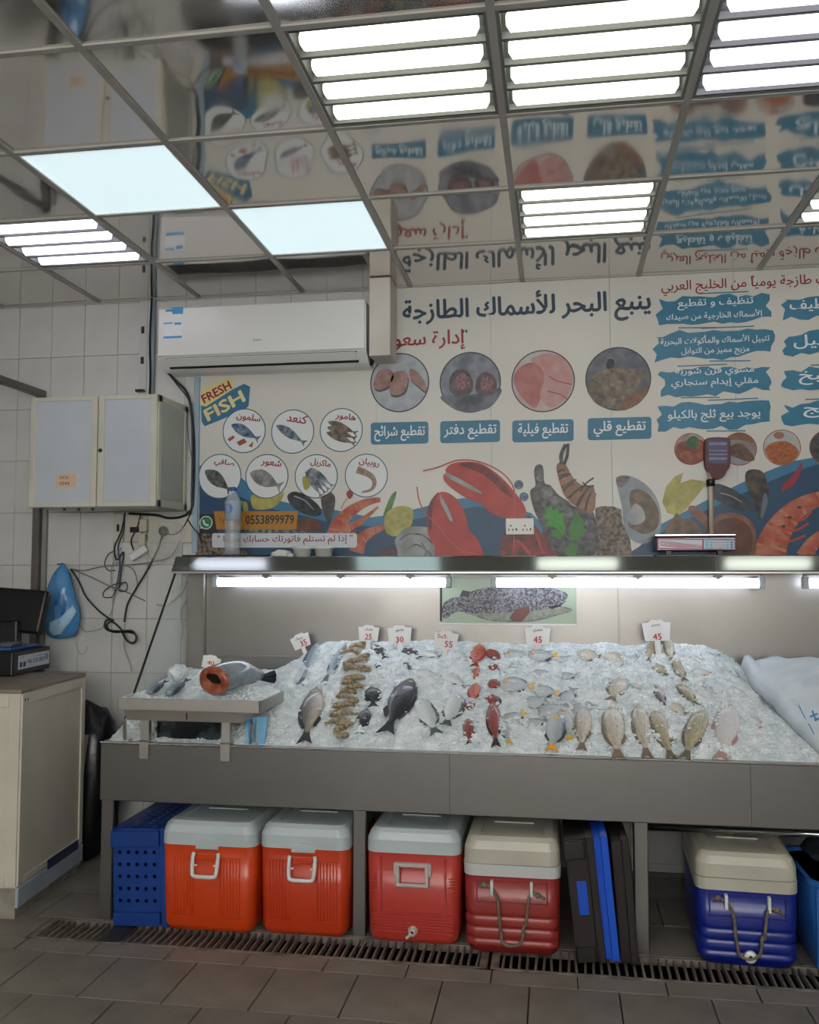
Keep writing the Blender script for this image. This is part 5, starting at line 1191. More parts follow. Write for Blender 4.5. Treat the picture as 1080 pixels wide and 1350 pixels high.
# ------------------------------------------------------------------ white freezer cabinet at the picture edge
fz = thing('low_white_cabinet', 'low cream white freezer-like cabinet carrying the black sales terminal', 'cabinet', (-2.316, 3.718, 0), (0, 0, R(5.2)))
m_fz = M('cream_enamel', 'cfc9b9', .35, 0, 'bdb7a8', 3, .7); m_fzd = M('cream_dirty', '9a9488', .6, 0, '6e675c', 7, .9)
W_, D_, H_ = .75, .655, .965
obj('body', box(-W_, 0, 0, D_, .13, H_, .006, 2), m_fz, fz, world=False)
bod = fz.children[0]
b = bmesh.new()
for y0, y1, z0, z1 in ((.0, .05, .14, H_-.006), (D_-.04, D_, .14, H_-.006), (.05, D_-.04, H_-.05, H_-.006), (.05, D_-.04, .14, .17)): bx(b, -.002, .008, y0, y1, z0, z1, .003, 2)
obj('side_frame', b, m_fz, fz, world=False)
b = bmesh.new()
for x0, x1, z0, z1 in ((-.05, 0, .14, H_), (-W_, -.05, H_-.06, H_), (-W_, -.05, .14, .18)): bx(b, x0, x1, -.008, .002, z0, z1, .003, 2)
obj('front_frame', b, m_fz, fz, world=False)
obj('top', box(-W_-.01, .006, -.012, D_+.005, H_, H_+.018, .004, 2), M('worktop_brown', '8d8273', .45, 0, '6f6557', 8), fz, world=False)
obj('plinth', box(-W_+.01, -.008, .01, D_-.01, 0, .13), m_fzd, fz, world=False)
obj('lower_strip', box(-.004, .012, -.004, D_, .05, .135, .003, 1), M('strip_blue_white', 'a5adb8', .4, 0, '8f97a4', 8), fz, world=False)
obj('blue_panel', box(.010, .0135, .27, D_-.06, .125, .17), M('navy_film', '1f2c55', .4), fz, world=False, label='dark blue strip low on the side')
b = bmesh.new()
for y in (.03, .055): lathe(b, [(.004, 0), (.005, .002)], (.008, y-.01, H_-.03), 8, 'X')
obj('rivet', b, m_dark, fz, world=False, kind='stuff')
# terminal on top
Zt = H_+.018
pt = thing('sales_terminal', 'black sales scale terminal with tilted screen and white phone sticker on the low cabinet', 'terminal', U(16, 893, 'Z', Zt), (0, 0, R(5.2)))
pt.location.z = Zt
obj('base', box(-.42, 0, 0, .40, .004, .12, .008, 2), M('terminal_black', '0d0d10', .35), pt, world=False)
pbase = pt.children[0]
stk = obj('sticker', box(0, .0015, .055, .385, .03, .098), M('sticker_pale', 'c5ccd2', .4), pt, world=False)
def onside(s, y, z, w_, h_, m_): 
    mw = wm(pt); text_on(s, mw @ Vector((.0022, y, z)), mw.to_3x3() @ Vector((0, 1, 0)), (0, 0, 1), w_, h_, m_, stk)
k_ib = M('sticker_ink', '27466b', .5); onside('+966 5330 28809', .235, .062, .19, .022, k_ib); onside('للحسابات', .29, .085, .12, .012, k_ib); onside('كاشير', .085, .088, .04, .01, k_ib)
for k in range(2): obj('icon', box(.0015, .0025, .07+k*.035, .093+k*.035, .04, .065), k_ib, pt, world=False)
obj('icon_ring', lathe(bmesh.new(), [(.017, 0), (.017, .001)], (.0015, .355, .068), 16, 'X'), M('ring_grey', '7f93a6', .5), pt, world=False)
obj('foot', box(-.03, -.005, .3, .34, -.002, .006), m_dark, pt, world=False)
scn = bmesh.new(); bx(scn, -.50, -.03, -.02, .035, 0, .23, .015, 3)
so = obj('screen', scn, M('terminal_black', ''), pt, world=False); so.location = (.02, .30, .185); so.rotation_euler = (R(-14), R(4), R(-4))
obj('stand', box(-.30, -.12, .27, .33, .11, .26, .01, 2), M('terminal_black', ''), pt, world=False)
obj('blue_tray', box(-.40, -.04, .06, .36, .122, .135, .004, 1), M('blue_film', '2b5e9a', .3), pt, world=False)
cr_ = obj('crumpled_cloth', box(-.16, -.05, .09, .2, .135, .16, .01, 2), M('cloth_grey', '55585c', .7), pt, world=False)
# dark bin bag and pale board in the gap behind the cabinet
bg = thing('bin_bag', 'round black bag stuffed between the low cabinet and the fish counter', 'bag', U(120, 1060, 'Y', 4.55)); bg.location.z = 0
b = bmesh.new(); bmesh.ops.create_icosphere(b, subdivisions=3, radius=1)
for v in b.verts:
    v.co *= 1+.18*noise.noise(v.co*2.3); v.co = Vector((v.co.x*.15, v.co.y*.14, v.co.z*.40))
cb_ = U(122, 1010, 'Y', 4.55); bmesh.ops.translate(b, vec=(cb_.x, 4.55, .40), verts=b.verts); obj('bag', b, M('black_bag', '101013', .3, bump=.3, bscale=14), bg, smooth=True)
bd = thing('pale_board', 'narrow pale board leaning behind the low cabinet', 'board', U(108, 1090, 'Y', 4.45)); bd.location.z = 0
b = box(-.012, .012, -.03, .03, 0, .66, .002, 1); bmesh.ops.rotate(b, cent=(0, 0, 0), matrix=Matrix.Rotation(R(3), 3, 'Y'), verts=b.verts); bmesh.ops.translate(b, vec=(U(106, 1040, 'Y', 4.42).x-.02, 4.42, 0), verts=b.verts); obj('board', b, M('pale_board', 'a59f94', .6), bd)

# ------------------------------------------------------------------ sockets, cables
def wz(px, py, Y=4.78): return U(px, py, 'Y', Y)
def plate(label, x0, x1, y0, y1, cat='socket'):
    a, c = wz(x0, y1), wz(x1, y0); t = thing('switch_plate', label, cat, ((a.x+c.x)/2, 4.79, a.z)); pl = obj('plate', box(a.x, c.x, 4.775, 4.795, a.z, c.z, .003, 2), M('plate_cream', 'bdb9ac', .4), t)
    return t, pl, a, c
t, pl, a, c = plate('narrow wall switch under the cabinet with a small dark rocker', 150, 163, 677, 715); obj('rocker', box(a.x+.018, a.x+.034, 4.770, 4.776, a.z+.06, a.z+.10, .002, 1), M('rocker_dark', '4a2a28', .4), pl)
t, pl, a, c = plate('wider cream switch plate under the cabinet, half covered by hanging cables', 165, 187, 676, 715); obj('opening', box(a.x+.03, c.x-.012, 4.772, 4.776, a.z+.055, a.z+.085, .002, 1), m_dark, pl)
t, pl, a, c = plate('double socket behind the clear plastic with a black plug in it', 196, 254, 680, 716)
for q in (0, 1): obj('pin_hole', box(a.x+.16+.03*q, a.x+.166+.03*q, 4.7735, 4.776, a.z+.06, a.z+.07), m_dark, pl)
pg = thing('black_plug', 'round black plug pushed into the double socket', 'plug', wz(215, 701, 4.76)); b = lathe(bmesh.new(), [(.014, .03), (.026, .02), (.026, -.005), (.018, -.02), (.008, -.03)], wz(215, 700, 4.755), 14, 'Y'); obj('body', b, m_dark, pg, smooth=True)
def cable(label, pts, r=.0035, mat=None, Y=4.77, closed=False, cat='cable', seg=7):
    P = [wz(p[0], p[1], p[2] if len(p) > 2 else Y) for p in pts]; C = catmull(P, seg)
    o = obj('cable', tube(bmesh.new(), C, r, 6), mat or m_cable, None, smooth=True); return setp(o, label, cat)
m_gcab = M('grey_cable', '6d6e70', .5); m_bcab = M('blue_cable', '2c3f6a', .5); m_ycab = M('beige_cable', 'a59c84', .5)
cable('thick black power cable from the black plug ending in a looped bundle', [(215, 703, 4.75), (207, 726), (194, 752), (180, 775), (168, 797), (164, 820)], .0055)
cable('thick black cable from the blue bag to the coiled bundle', [(93, 750), (103, 765), (113, 786), (128, 803), (142, 814), (150, 818)], .005)
cable('flat coil of thick black cable looped in a figure eight on the tiles', [(150, 818), (140, 818, 4.76), (139, 828, 4.755), (150, 833), (166, 833, 4.76), (178, 836, 4.755), (179, 845), (172, 847), (164, 840), (160, 830, 4.75), (148, 820, 4.755), (141, 824, 4.75), (145, 831, 4.745), (160, 832, 4.745), (174, 832, 4.745), (180, 840, 4.745), (176, 848, 4.745), (168, 845, 4.745), (163, 836, 4.745)], .0055)
cable('pale cable dropping from the coiled black bundle behind the glass', [(164, 822), (164, 838), (164, 855), (170, 872), (174, 885)], .003, m_ycab)
cable('grey cable running level from the blue bag under the sockets', [(95, 750), (110, 752), (135, 747), (165, 745), (200, 741), (225, 733), (238, 712)], .003, m_gcab)
cable('grey cable sagging from the blue bag towards the knot of cables', [(96, 751), (118, 760), (145, 773), (163, 779), (178, 786), (191, 792)], .0035, m_gcab)
cable('dark blue cable hanging straight through the knot of cables', [(164, 680), (163, 700), (156, 720), (158, 745), (154, 770), (150, 785)], .004, m_bcab)
cable('bundle cable looping out beyond the switch plates like a hook', [(152, 725), (142, 732), (138, 744), (143, 752), (152, 752)], .003, m_bcab)
cable('black cable from cabinet underside winding through the knot', [(165, 676), (160, 700, 4.75), (151, 722, 4.75), (154, 738), (163, 728), (160, 750), (157, 775)], .0045)
cable('black cable curving beside the white adapter', [(186, 676), (181, 695, 4.75), (173, 712, 4.75), (176, 725)], .004)
cable('thin beige cable hanging with a bend at the knot', [(160, 722), (148, 745), (146, 765), (150, 778), (156, 772), (150, 790), (147, 806), (144, 812)], .0028, m_ycab)
cable('thin black looped cable low in the knot', [(160, 768), (147, 772), (137, 780), (137, 787), (147, 787), (154, 778), (160, 770), (166, 768), (168, 776), (162, 780), (156, 778)], .003)
cable('grey cable arching over to the tiles beyond the knot', [(152, 742), (165, 745), (176, 752), (181, 768), (178, 778)], .003, m_gcab)
cable('thin beige wire zigzagging from the coil to the blue bag', [(138, 818), (134, 828), (120, 832), (112, 832), (104, 822), (98, 816)], .0024, m_ycab)
cable('thin pale wire curled below the blue bag', [(96, 830), (100, 850), (106, 862), (112, 860), (116, 852)], .0018, m_ycab)
cable('pale curved hose hanging inside behind the side glass', [(250, 775), (245, 790), (238, 805), (240, 830), (238, 842)], .006, M('hose', 'b5b8ae', .4))
cable('beige loop of tubing hanging behind the side glass', [(247, 765), (240, 780), (230, 790), (218, 798), (207, 797)], .006, M('hose', ''))
cable('thick black cable bundle from the air conditioner down beside the poster', [(222, 492, 4.70), (233, 503, 4.74), (246, 517, 4.75), (252, 540, 4.75), (254, 580), (254, 620), (253, 650), (252, 672), (240, 681), (222, 683), (205, 679), (170, 677)], .007)
cable('second black cable beside the poster, joining the bundle', [(220, 490, 4.70), (236, 510, 4.74), (249, 528), (255, 560), (257, 600), (256, 640), (254, 668), (246, 676)], .0045)
cable('thin blue-grey cable along the cabinet side', [(249, 540), (247, 560), (250, 590), (254, 610), (253, 640)], .003, M('steel_blue_cable', '4f6f88', .5))
cable('black cable from the bundle passing down to the canopy mat', [(247, 684), (254, 695), (262, 704), (266, 716, 4.75)], .004)
cable('black cable from the bundle to the black plug', [(252, 675), (243, 693), (232, 704), (220, 704, 4.75)], .004)
# adapter, clear bag, blue bag
ad_ = thing('power_adapter', 'white rectangular power adapter hanging in the knot of cables', 'adapter', wz(183, 730))
b = box(-.055, .055, -.015, .015, -.02, .02, .005, 2); bmesh.ops.rotate(b, cent=(0, 0, 0), matrix=Matrix.Rotation(R(-32), 3, 'Y'), verts=b.verts); bmesh.ops.translate(b, vec=wz(183, 729, 4.74), verts=b.verts); obj('case', b, m_white, ad_)
for (px, py, lab) in ((189, 693, 'upper small cream junction box among the cables'), (187, 712, 'lower small cream junction box among the cables')):
    t = thing('junction_box', lab, 'box', wz(px, py)); p = wz(px, py, 4.76); obj('case', box(p.x-.022, p.x+.022, 4.75, 4.785, p.z-.035, p.z+.035, .006, 2), M('cream_box', 'b9b49f', .5), t)
def crumple(name, outline, Y0, depth, mat, par, n=18, seed=0, pinch=None):
    """puffed sheet inside an outline (picture points on the plane Y0)"""
    P = [U(x, y, 'Y', Y0) for x, y in outline]; cx = sum(p.x for p in P)/len(P); cz = sum(p.z for p in P)/len(P); m = len(P); vs = []; fs = []
    for side in (1, -1):
        base_ = len(vs); vs.append((cx, Y0-side*depth, cz))
        for r in range(1, n+1):
            q = r/n
            for k in range(m):
                x = cx+(P[k].x-cx)*q; z = cz+(P[k].z-cz)*q; d = depth*math.sqrt(max(0, 1-q*q))
                d += .35*depth*noise.noise(Vector((x*22+seed, z*9, side)))*(1-q**4)
                vs.append((x, Y0-side*d, z))
        for k in range(m): fs.append((base_, base_+1+k, base_+1+(k+1) % m))
        for r in range(n-1):
            for k in range(m): a = base_+1+r*m+k; b2 = base_+1+r*m+(k+1) % m; fs.append((a, b2, b2+m, a+m))
    return obj(name, (vs, fs), mat, par, smooth=True)
bb_ = thing('blue_bag', 'translucent light blue plastic bag tied up and hanging on the tiles', 'bag', wz(83, 745, 4.76))
ol = [(v.x, v.y) for v in catmull([(82, 745, 0), (88, 749, 0), (93, 762, 0), (99, 785, 0), (105, 805, 0), (104, 825, 0), (96, 838, 0), (80, 842, 0), (66, 840, 0), (59, 828, 0), (58, 805, 0), (62, 780, 0), (70, 758, 0), (76, 749, 0)], 4, True)]
bgb = crumple('bag', ol, 4.72, .055, M('blue_bag_film', '5e9dd0', .25, 0, '3f7fbf', 9, .9, alpha=.85, bump=.5, bscale=12), bb_, seed=3)
crumple('paper_inside', [(65, 832), (66, 820), (82, 812), (96, 798), (101, 806), (92, 822), (80, 836), (70, 838)], 4.68, .03, M('paper_in_bag', 'a9cde6', .4), bb_, seed=8)
obj('knot', tube(bmesh.new(), catmull([wz(82, 742, 4.73), wz(80, 747, 4.72), wz(86, 750, 4.72), wz(83, 743, 4.73)], 4), .005, 6), M('blue_bag_film', ''), bb_)
hk = setp(obj('wall_hook', box(wz(83, 745).x-.004, wz(83, 745).x+.004, 4.725, 4.796, wz(83, 745).z, wz(83, 745).z+.008, .001, 1), m_dark), 'small dark wall hook that carries the blue bag', 'hook')
cbg = thing('clear_plastic_wrap', 'crumpled clear plastic wrap hanging over the double socket', 'plastic', wz(222, 725))
crumple('wrap', [(196, 700), (210, 690), (232, 688), (245, 695), (242, 715), (232, 730), (215, 742), (200, 738), (192, 722)], 4.735, .022, M('clear_wrap', 'd5d5cc', .12, 0, alpha=.22, bump=.6, bscale=16), cbg, seed=5)

# ------------------------------------------------------------------ floor drain
m_grate = M('grate_steel', '8a8177', .5, .2, '5a5149', 14, .9)
gy0, gy1 = 3.558, 3.772
for gx0, gx1, lab, big in ((-2.16, -.275, 'long dark drain grate in the floor under the orange coolers', 0), (-.262, 2.1, 'long dark drain grate in the floor under the crates and blue cooler', 1)):
    t = thing('drain_grate', lab, 'grate', ((gx0+gx1)/2, gy0, -.03), group='drain grates')
    b = bmesh.new()
    bx(b, gx0, gx1, gy0, gy0+.014, -.03, .001, .001, 1); bx(b, gx0, gx1, gy1-.014, gy1, -.03, .001, .001, 1); bx(b, gx0, gx0+.03, gy0, gy1, -.03, .0005); bx(b, gx1-.03, gx1, gy0, gy1, -.03, .0005)
    bx(b, gx0, gx1, (gy0+gy1)/2-.003, (gy0+gy1)/2+.003, -.06, -.04)
    obj('frame', b, m_grate, t)
    x = gx0+.045; bar = None
    while x < gx1-.035:
        o = obj('bar', box(-.0045, .0045, 0, gy1-gy0-.03, -.022, 0, .001, 1), m_grate, t, world=False) if bar is None else bpy.data.objects.new('bar', bar)
        if bar is None: bar = o.data
        else: COL.objects.link(o); o.parent = t
        o.location = (x-(gx0+gx1)/2, .015, .029+random.uniform(-.002, .0)); o.rotation_euler = (0, 0, random.uniform(-.03, .03)); x += .031
    if not big: obj('cover_plate', box(-1.86, -1.77, gy0+.004, gy1-.03, -.004, .003, .001, 1), M('dark_plate', '2a2a2e', .5), t)
dc = box(-2.2, 2.15, 3.5615, 3.7735, -.129, -.125); bx(dc, -2.2, 2.15, 3.5605, 3.5625, -.129, -.03); bx(dc, -2.2, 2.15, 3.7725, 3.7745, -.129, -.03)
setp(obj('drain_channel', dc, M('channel_shade_black', '0b0908', .25)), kind='structure')  # near-black liner puts the trench's shade into its colour

# ------------------------------------------------------------------ coolers
def cooler(label, cx, w_, yf, depth, z_body, z_lid, mat, style, lidmat, tilt=0, bandmat=None):
    t = thing('cool_box', label, 'cooler', (cx, yf+depth/2, 0), (0, 0, R(tilt)), 'cool boxes under the counter')
    hd = depth/2; r = .045; b = bmesh.new(); ff_ = -hd
    rings = [(0, 0, .002, w_-.07, depth-.07, r*.6), (0, 0, .010, w_-.035, depth-.035, r), (0, 0, .035, w_-.012, depth-.012, r)]
    if style in ('wave',):
        z = .04; H = z_body*.56
        n = 24
        for k in range(n+1):
            q = k/n; zz = .04+(H-.04)*q; s_ = .012*(abs(math.cos(q*math.pi*3.0))**.5); rings.append((0, 0, zz, w_-.016+s_, depth-.016+s_, r))
        rings += [(0, 0, H+.01, w_-.004, depth-.004, r), (0, 0, z_body, w_, depth, r)]
    else: rings += [(0, 0, z_body*.5, w_-.006, depth-.006, r), (0, 0, z_body, w_, depth, r)]
    rloft(b, rings, 6); body = obj('body', b, mat, t, smooth=True, world=False)
    body.data.polygons[0].use_smooth = False
    zb_ = z_body
    if bandmat:
        b = bmesh.new(); rloft(b, [(0, 0, zb_, w_+.006, depth+.006, r), (0, 0, zb_+.045, w_+.008, depth+.008, r)], 6); obj('collar_band', b, bandmat, t, smooth=False, world=False); zb_ += .046
    b = bmesh.new(); lh = z_lid-zb_
    rloft(b, [(0, 0, zb_+.001, w_+.004, depth+.004, r), (0, 0, zb_+lh*.55, w_+.002, depth+.002, r), (0, 0, zb_+lh*.85, w_-.02, depth-.02, r), (0, 0, z_lid, w_-.055, depth-.055, r*.8), (0, 0, z_lid+.0005, w_-.12, depth-.12, r*.6), (0, 0, z_lid-.006, w_-.13, depth-.13, r*.5)], 6)
    obj('lid', b, lidmat, t, smooth=False, world=False)
    lid = t.children[-1]
    for q in range(3): obj('lid_rib', box(-w_*.22, w_*.22, -hd*.2+q*.11, -hd*.2+q*.11+.006, z_lid-.007, z_lid-.001, .001, 1), lidmat, lid, world=False)
    if style == 'rib':
        obj('lid_latch', box(-.05, .05, ff_-.006, ff_+.03, zb_-.014, zb_+.02, .004, 2), lidmat, lid, world=False)
        for s in (-1, 1):
            b = bmesh.new()
            for k in range(7): xx = s*(.06+k*.0135); bx(b, xx-.0028, xx+.0028, ff_-.001, ff_+.02, z_body*.2, z_body*.86, .002, 1)
            for k in (0, 6): pass
            obj('ribbing', b, mat, body, world=False)
            b = bmesh.new(); x0, x1 = sorted((s*.05, s*.152))
            bx(b, x0, x1, ff_-.001, ff_+.02, z_body*.185, z_body*.195); bx(b, x0, x1, ff_-.001, ff_+.02, z_body*.865, z_body*.875)
            obj('rib_border', b, mat, body, world=False)
        obj('grip_block', box(-.042, .042, ff_-.012, ff_+.02, z_body*.84, z_body*.93, .005, 2), mat, body, world=False)
        hz0, hz1 = z_body*.68, z_body*.93
        pts = catmull([(-.052, ff_-.01, hz1), (-.055, ff_-.018, hz1-.02), (-.052, ff_-.03, hz0+.012), (-.04, ff_-.032, hz0), (0, ff_-.033, hz0-.001), (.04, ff_-.032, hz0), (.052, ff_-.03, hz0+.012), (.055, ff_-.018, hz1-.02), (.052, ff_-.01, hz1)], 5)
        h = obj('handle', tube(bmesh.new(), pts, .0085, 8), m_white, t, smooth=True, world=False)
        b = bmesh.new()
        for s in (-1, 1): tube(b, [(s*.055, ff_-.02, hz0+.04), (s*.036, ff_-.015, hz0+.04)], .005, 6)
        obj('pivot', b, m_white, h, world=False)
    if style == 'coral':
        fz0, fz1 = z_body*.38, z_body*.97; b = bmesh.new(); 
        for x0, x1, z0, z1 in ((-.135, -.127, fz0, fz1), (.127, .135, fz0, fz1), (-.135, .135, fz0-.006, fz0)): bx(b, x0, x1, ff_-.006, ff_+.02, z0, z1, .002, 1)
        obj('front_recess_frame', b, mat, body, world=False)
        b = bmesh.new()
        for k in range(8): zz = z_body*.14+k*.0115; bx(b, -w_/2+.025, w_/2-.025, ff_-.002, ff_+.02, zz, zz+.005, .002, 1)
        for s in (-1, 1):
            for k in range(6): zz = z_body*.58+k*.0115; x0, x1 = sorted((s*.145, s*(w_/2-.018))); bx(b, x0, x1, ff_-.002, ff_+.02, zz, zz+.005, .002, 1)
        obj('ribbing', b, mat, body, world=False)
        hz0, hz1 = z_body*.66, z_body*.90; b = bmesh.new(); hwid = .066
        bx(b, -hwid-.008, hwid+.008, ff_-.022, ff_+.002, hz1-.012, hz1+.004, .003, 1); bx(b, -hwid, hwid, ff_-.03, ff_-.012, hz0, hz0+.014, .004, 1)
        for s in (-1, 1): x0, x1 = sorted((s*(hwid-.014), s*hwid)); bx(b, x0, x1, ff_-.028, ff_-.01, hz0, hz1, .003, 1); x0, x1 = sorted((s*hwid, s*(hwid+.01))); bx(b, x0, x1, ff_-.02, ff_+.002, hz1-.045, hz1+.004, .002, 1)
        obj('handle', b, M('handle_grey', 'b9b4ad', .35), t, world=False)
        b = bmesh.new(); lathe(b, [(.010, -.03), (.015, -.025), (.015, -.01), (.02, 0)], (.0, ff_, z_body*.17), 14, 'Y'); tp = obj('drain_tap', b, M('tap_grey', 'c2bdb2', .35), t, smooth=False, world=False)
        obj('tap_lever', tube(bmesh.new(), [(0, ff_-.03, z_body*.17), (-.022, ff_-.035, z_body*.12)], .006, 6), M('tap_grey', ''), tp, world=False)
        obj('tap_hole', lathe(bmesh.new(), [(.007, -.031), (.007, -.03)], (0, ff_, z_body*.175), 10, 'Y'), m_dark, tp, world=False)
    if style == 'wave':
        b = bmesh.new(); z0, z1 = z_body*.66, z_body*.96
        for x0, x1, a_, c_ in ((-.14, .14, z1-.006, z1), (-.14, .14, z0, z0+.006), (-.14, -.134, z0, z1), (.134, .14, z0, z1)): bx(b, x0, x1, ff_-.003, ff_+.02, a_, c_, .0015, 1)
        obj('front_recess_frame', b, mat, body, world=False)
        xs = .077; zt2 = z_body*.86
        for s in (-1, 1):
            lp = obj('rope_guide', box(s*xs-.006, s*xs+.006, ff_-.024, ff_+.004, zt2-.026, zt2+.03, .003, 2), m_white, t, world=False)
        zl2 = .05 if bandmat else .06
        m_rope = M('dirty_rope', '7c6e60', .8, 0, '5a4f45', 60, 1)
        pts = catmull([(-xs-.05, ff_-.015, zt2+.008), (-xs-.028, ff_-.018, zt2+.014), (-xs, ff_-.016, zt2), (-xs+.022, ff_-.022, zt2-.035), (-xs+.03, ff_-.024, zt2-.12), (-xs+.034, ff_-.024, zl2+.06), (-xs*.45, ff_-.024, zl2+.012), (0, ff_-.024, zl2), (xs*.5, ff_-.024, zl2+.02), (xs-.03, ff_-.024, zl2+.08), (xs-.022, ff_-.024, zt2-.12), (xs-.012, ff_-.022, zt2-.04), (xs, ff_-.016, zt2-.01), (xs+.02, ff_-.018, zt2-.012), (xs+.05, ff_-.014, zt2-.03)], 5)
        rp = obj('rope_handle', tube(bmesh.new(), pts, .0062, 7), m_rope, t, smooth=True, world=False)
        b = bmesh.new()
        for (x, z) in ((-xs-.03, zt2+.014), (xs+.025, zt2-.016)):
            bmesh.ops.create_icosphere(b, subdivisions=2, radius=.012, matrix=Matrix.Translation((x, ff_-.018, z)))
        obj('rope_knot', b, m_rope, rp, world=False)
        if not bandmat or 'blue' in label:
            tp = obj('drain_plug', lathe(bmesh.new(), [(.012, -.026), (.022, -.022), (.023, -.012), (.018, 0)], (.005, ff_, .055), 16, 'Y'), m_white, t, world=False)
            obj('plug_hole', lathe(bmesh.new(), [(.008, -.0275), (.008, -.026)], (.005, ff_, .055), 10, 'Y'), m_dark, tp, world=False)
    return t
m_lidw = M('lid_grey_white', 'b4bfc0', .3, 0, '9fabac', 3, .6); m_lidc = M('lid_cream', 'b9b6a6', .35, 0, 'a5a292', 4, .6)
m_o1 = M('orange_plastic', 'c84014', .32, coat=.2); m_o2 = M('orange_plastic_red', 'bd3a18', .32, coat=.2); m_cor = M('coral_plastic', 'b53a30', .35, coat=.15); m_redp = M('dark_red_plastic_box', '8e2a24', .38, coat=.15); m_bl = M('deep_blue_plastic', '10237c', .33, coat=.2)
def cxw(p0, p1, py, Y): a, c = U(p0, py, 'Y', Y), U(p1, py, 'Y', Y); return (a.x+c.x)/2, c.x-a.x
c_, w_ = cxw(211, 335, 1160, 3.70); cooler('bright orange cool box with white lid, nearest to the blue perforated crate', c_, w_, 3.70, .62, .358, .452, m_o1, 'rib', m_lidw)
c_, w_ = cxw(342, 463, 1160, 3.72); cooler('red-orange cool box with white lid beside the middle steel leg', c_-.008, w_-.012, 3.72, .62, .358, .452, m_o2, 'rib', m_lidw)
c_, w_ = cxw(483, 607, 1180, 3.715); cooler('coral red cool box with square grey handle and drain tap', c_, w_, 3.715, .62, .362, .455, m_cor, 'coral', m_lidw)
c_, w_ = cxw(612, 739, 1200, 3.675); cooler('dark red cool box with wavy sides, cream lid and rope handle', c_, w_, 3.675, .62, .305, .452, m_redp, 'wave', m_lidc, bandmat=M('band_white', 'bcbfbd', .35))
c_, w_ = cxw(925, 1058, 1210, 3.72); cooler('deep blue cool box with cream lid, rope handle and drain plug', c_-.005, w_, 3.70, .60, .288, .425, m_bl, 'wave', m_lidc, tilt=-2.5, bandmat=m_lidc)

# light blue tub cut by the picture edge
lb_ = thing('light_blue_tub', 'light blue plastic tub cut by the picture edge beside the deep blue cooler', 'tub', (1.13, 3.9, 0))
b = bmesh.new(); m_lb = M('light_blue_tub', '2b66ae', .35)
rloft(b, [(1.13, 3.9, .002, .34, .40, .05), (1.13, 3.9, .02, .36, .42, .06), (1.13, 3.9, .33, .40, .46, .06)], 6); obj('body', b, m_lb, lb_, smooth=True)
b = bmesh.new(); rloft(b, [(1.13, 3.9, .33, .42, .48, .06), (1.13, 3.9, .345, .425, .485, .06), (1.13, 3.9, .345, .39, .45, .05), (1.13, 3.9, .30, .37, .43, .05)], 6); obj('rim', b, m_lb, lb_)
b = bmesh.new()
for k in range(5): bx(b, 1.13-.2+.012+k*.07, 1.13-.2+.03+k*.07, 3.67, 3.69, .03, .32, .004, 1)
obj('ribbing', b, m_lb, lb_)
dkb = thing('dark_sack', 'dark folded sack lying over the light blue tub', 'sack', (1.12, 3.95, .34)); b = bmesh.new(); bmesh.ops.create_icosphere(b, subdivisions=3, radius=1)
for v in b.verts: v.co *= 1+.25*noise.noise(v.co*2.2); v.co = Vector((v.co.x*.17, v.co.y*.2, v.co.z*.05))
bmesh.ops.translate(b, vec=(1.15, 3.95, .39), verts=b.verts); obj('sack', b, M('dark_cloth', '23282f', .6), dkb, smooth=True)

# ------------------------------------------------------------------ crates
def holed_panel(w_, h_, nx_, nz_, hr, th=.004, stagger=True):
    """upright panel in the XZ plane with real round holes; x 0..w_, z 0..h_"""
    b = bmesh.new(); cw, ch = w_/nx_, h_/nz_
    for j in range(nz_):
        for i in range(nx_):
            x0, z0 = i*cw, j*ch; cx, cz = x0+cw/2, z0+ch/2
            cor = [(x0, z0), (x0+cw, z0), (x0+cw, z0+ch), (x0, z0+ch)]; mids = [(cx, z0), (x0+cw, cz), (cx, z0+ch), (x0, cz)]
            outer = [cor[0], mids[0], cor[1], mids[1], cor[2], mids[2], cor[3], mids[3]]
            inner = [(cx+hr*math.cos(a), cz+hr*math.sin(a)) for a in [R(225+45*k) for k in range(8)]]
            for y in (0, th):
                O = [b.verts.new((x, y, z)) for x, z in outer]; I = [b.verts.new((x, y, z)) for x, z in inner]
                for k in range(8): b.faces.new((O[k], O[(k+1) % 8], I[(k+1) % 8], I[k]))
            I0 = [b.verts.new((x, 0, z)) for x, z in inner]; I1 = [b.verts.new((x, th, z)) for x, z in inner]
            for k in range(8): b.faces.new((I0[k], I0[(k+1) % 8], I1[(k+1) % 8], I1[k]))
    return b
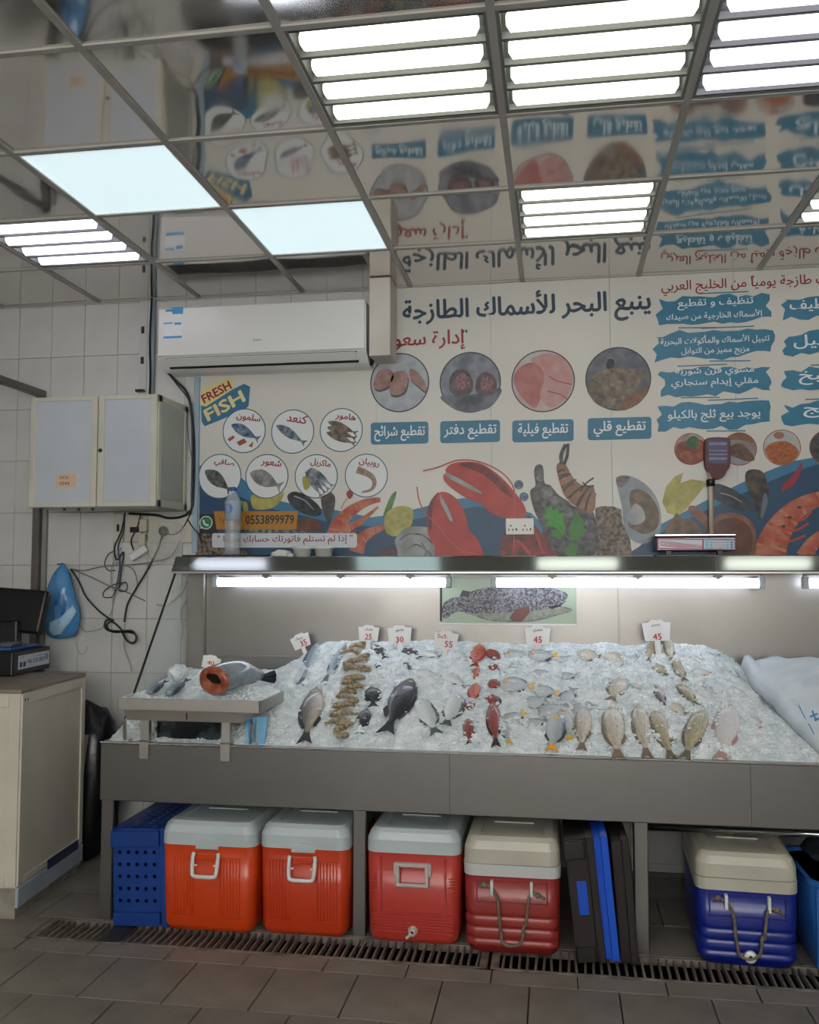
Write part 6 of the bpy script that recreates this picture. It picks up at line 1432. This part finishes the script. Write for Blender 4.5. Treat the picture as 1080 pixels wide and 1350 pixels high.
def crate(name, label, loc, rot, D, H, L, mat, holes=True, window=None, group=None, nested=False):
    """crate standing on its long side, bottom towards -X, open towards +X, end panel towards the viewer"""
    t = thing(name, label, 'crate', loc, rot, group=group)
    th = .004
    if holes:
        m0 = .055; b = holed_panel(D-.05, H-.15, 5, 5, .0085, th); bmesh.ops.translate(b, vec=(.012, 0, .075), verts=b.verts)
        bx(b, 0, .012, 0, th, .0, H); bx(b, D-.04, D, 0, th, 0, H); bx(b, 0, D, 0, th, 0, .075); bx(b, 0, D, 0, th, H-.075, H)
    elif window:
        x0, x1, z0, z1 = window; b = bmesh.new(); bx(b, 0, x0, 0, th, 0, H); bx(b, x1, D, 0, th, 0, H); bx(b, x0, x1, 0, th, 0, z0); bx(b, x0, x1, 0, th, z1, H)
    else: b = box(0, D, 0, th, 0, H)
    obj('end_panel', b, mat, t, world=False)
    obj('end_panel', box(0, D, L-th, L, 0, H), mat, t, world=False)
    if holes:
        b = holed_panel(L-.02, D-.06, 12, 4, .009, th); bmesh.ops.rotate(b, cent=(0, 0, 0), matrix=Matrix.Rotation(R(90), 3, 'X'), verts=b.verts); bmesh.ops.rotate(b, cent=(0, 0, 0), matrix=Matrix.Rotation(R(90), 3, 'Z'), verts=b.verts)
        bmesh.ops.translate(b, vec=(.02, .01, H-.004), verts=b.verts); bx(b, 0, .02, 0, L, H-th, H); bx(b, D-.05, D, 0, L, H-th, H)
        obj('long_side', b, mat, t, world=False)
    else: obj('long_side', box(0, D, 0, L, H-th, H), mat, t, world=False)
    obj('long_side', box(0, D, 0, L, 0, th), mat, t, world=False); obj('bottom', box(0, th, 0, L, 0, H), mat, t, world=False)
    b = bmesh.new(); q = .016
    bx(b, D-.022, D+.006, -q, th, -.002, H+.006, .002, 1); bx(b, D-.022, D+.006, L-th, L+q, -.002, H+.006, .002, 1); bx(b, D-.022, D+.006, 0, L, H, H+.006, .002, 1); bx(b, D-.022, D+.006, 0, L, -.002, .004, .001, 1)
    obj('rim', b, mat, t, world=False)
    b = bmesh.new(); bx(b, -.004, D-.03, -q*.9, th, H-.075, H-.008, .003, 1)
    if nested: b.free()
    else: obj('end_flange', b, mat, t, world=False); obj('end_flange', box(.004, D-.03, -q*.9, th, .0, .055, .003, 1), mat, t, world=False)
    return t
m_blu = M('blue_crate_plastic', '0f3a86', .4, 0, '0c2f70', 6); m_brn = M('dark_brown_plastic', '17100e', .45, 0, '211814', 8); m_blu2 = M('bright_blue_plastic', '0d4fc4', .35)
crate('blue_crate', 'blue perforated plastic crate standing on its side beside the outer steel leg', U(150, 1219, 'Z', .004), (0, R(-2), R(1)), .242, .40, .58, m_blu)
gr_c = 'crates leaning beside the third steel leg'; p_c = U(757, 1268, 'Z', .006)+Vector((.01, 0, 0))
crate('dark_crate', 'black crate on edge with blue showing through its handle slot', p_c, (0, R(-5.5), R(1)), .105, .46, .5, m_brn, False, (.030, .068, .17, .30), group=gr_c)
crate('blue_crate', 'thin bright blue crate squeezed between two dark crates', p_c+Vector((.012, .012, .002)), (0, R(-5.2), R(1)), .145, .457, .5, m_blu2, False, group=gr_c, nested=True)
crate('dark_crate', 'dark crate rim leaning nearest to the third steel leg', p_c+Vector((.168, .012, 0)), (0, R(-4.2), R(1)), .06, .46, .5, m_brn, False, group=gr_c, nested=True)
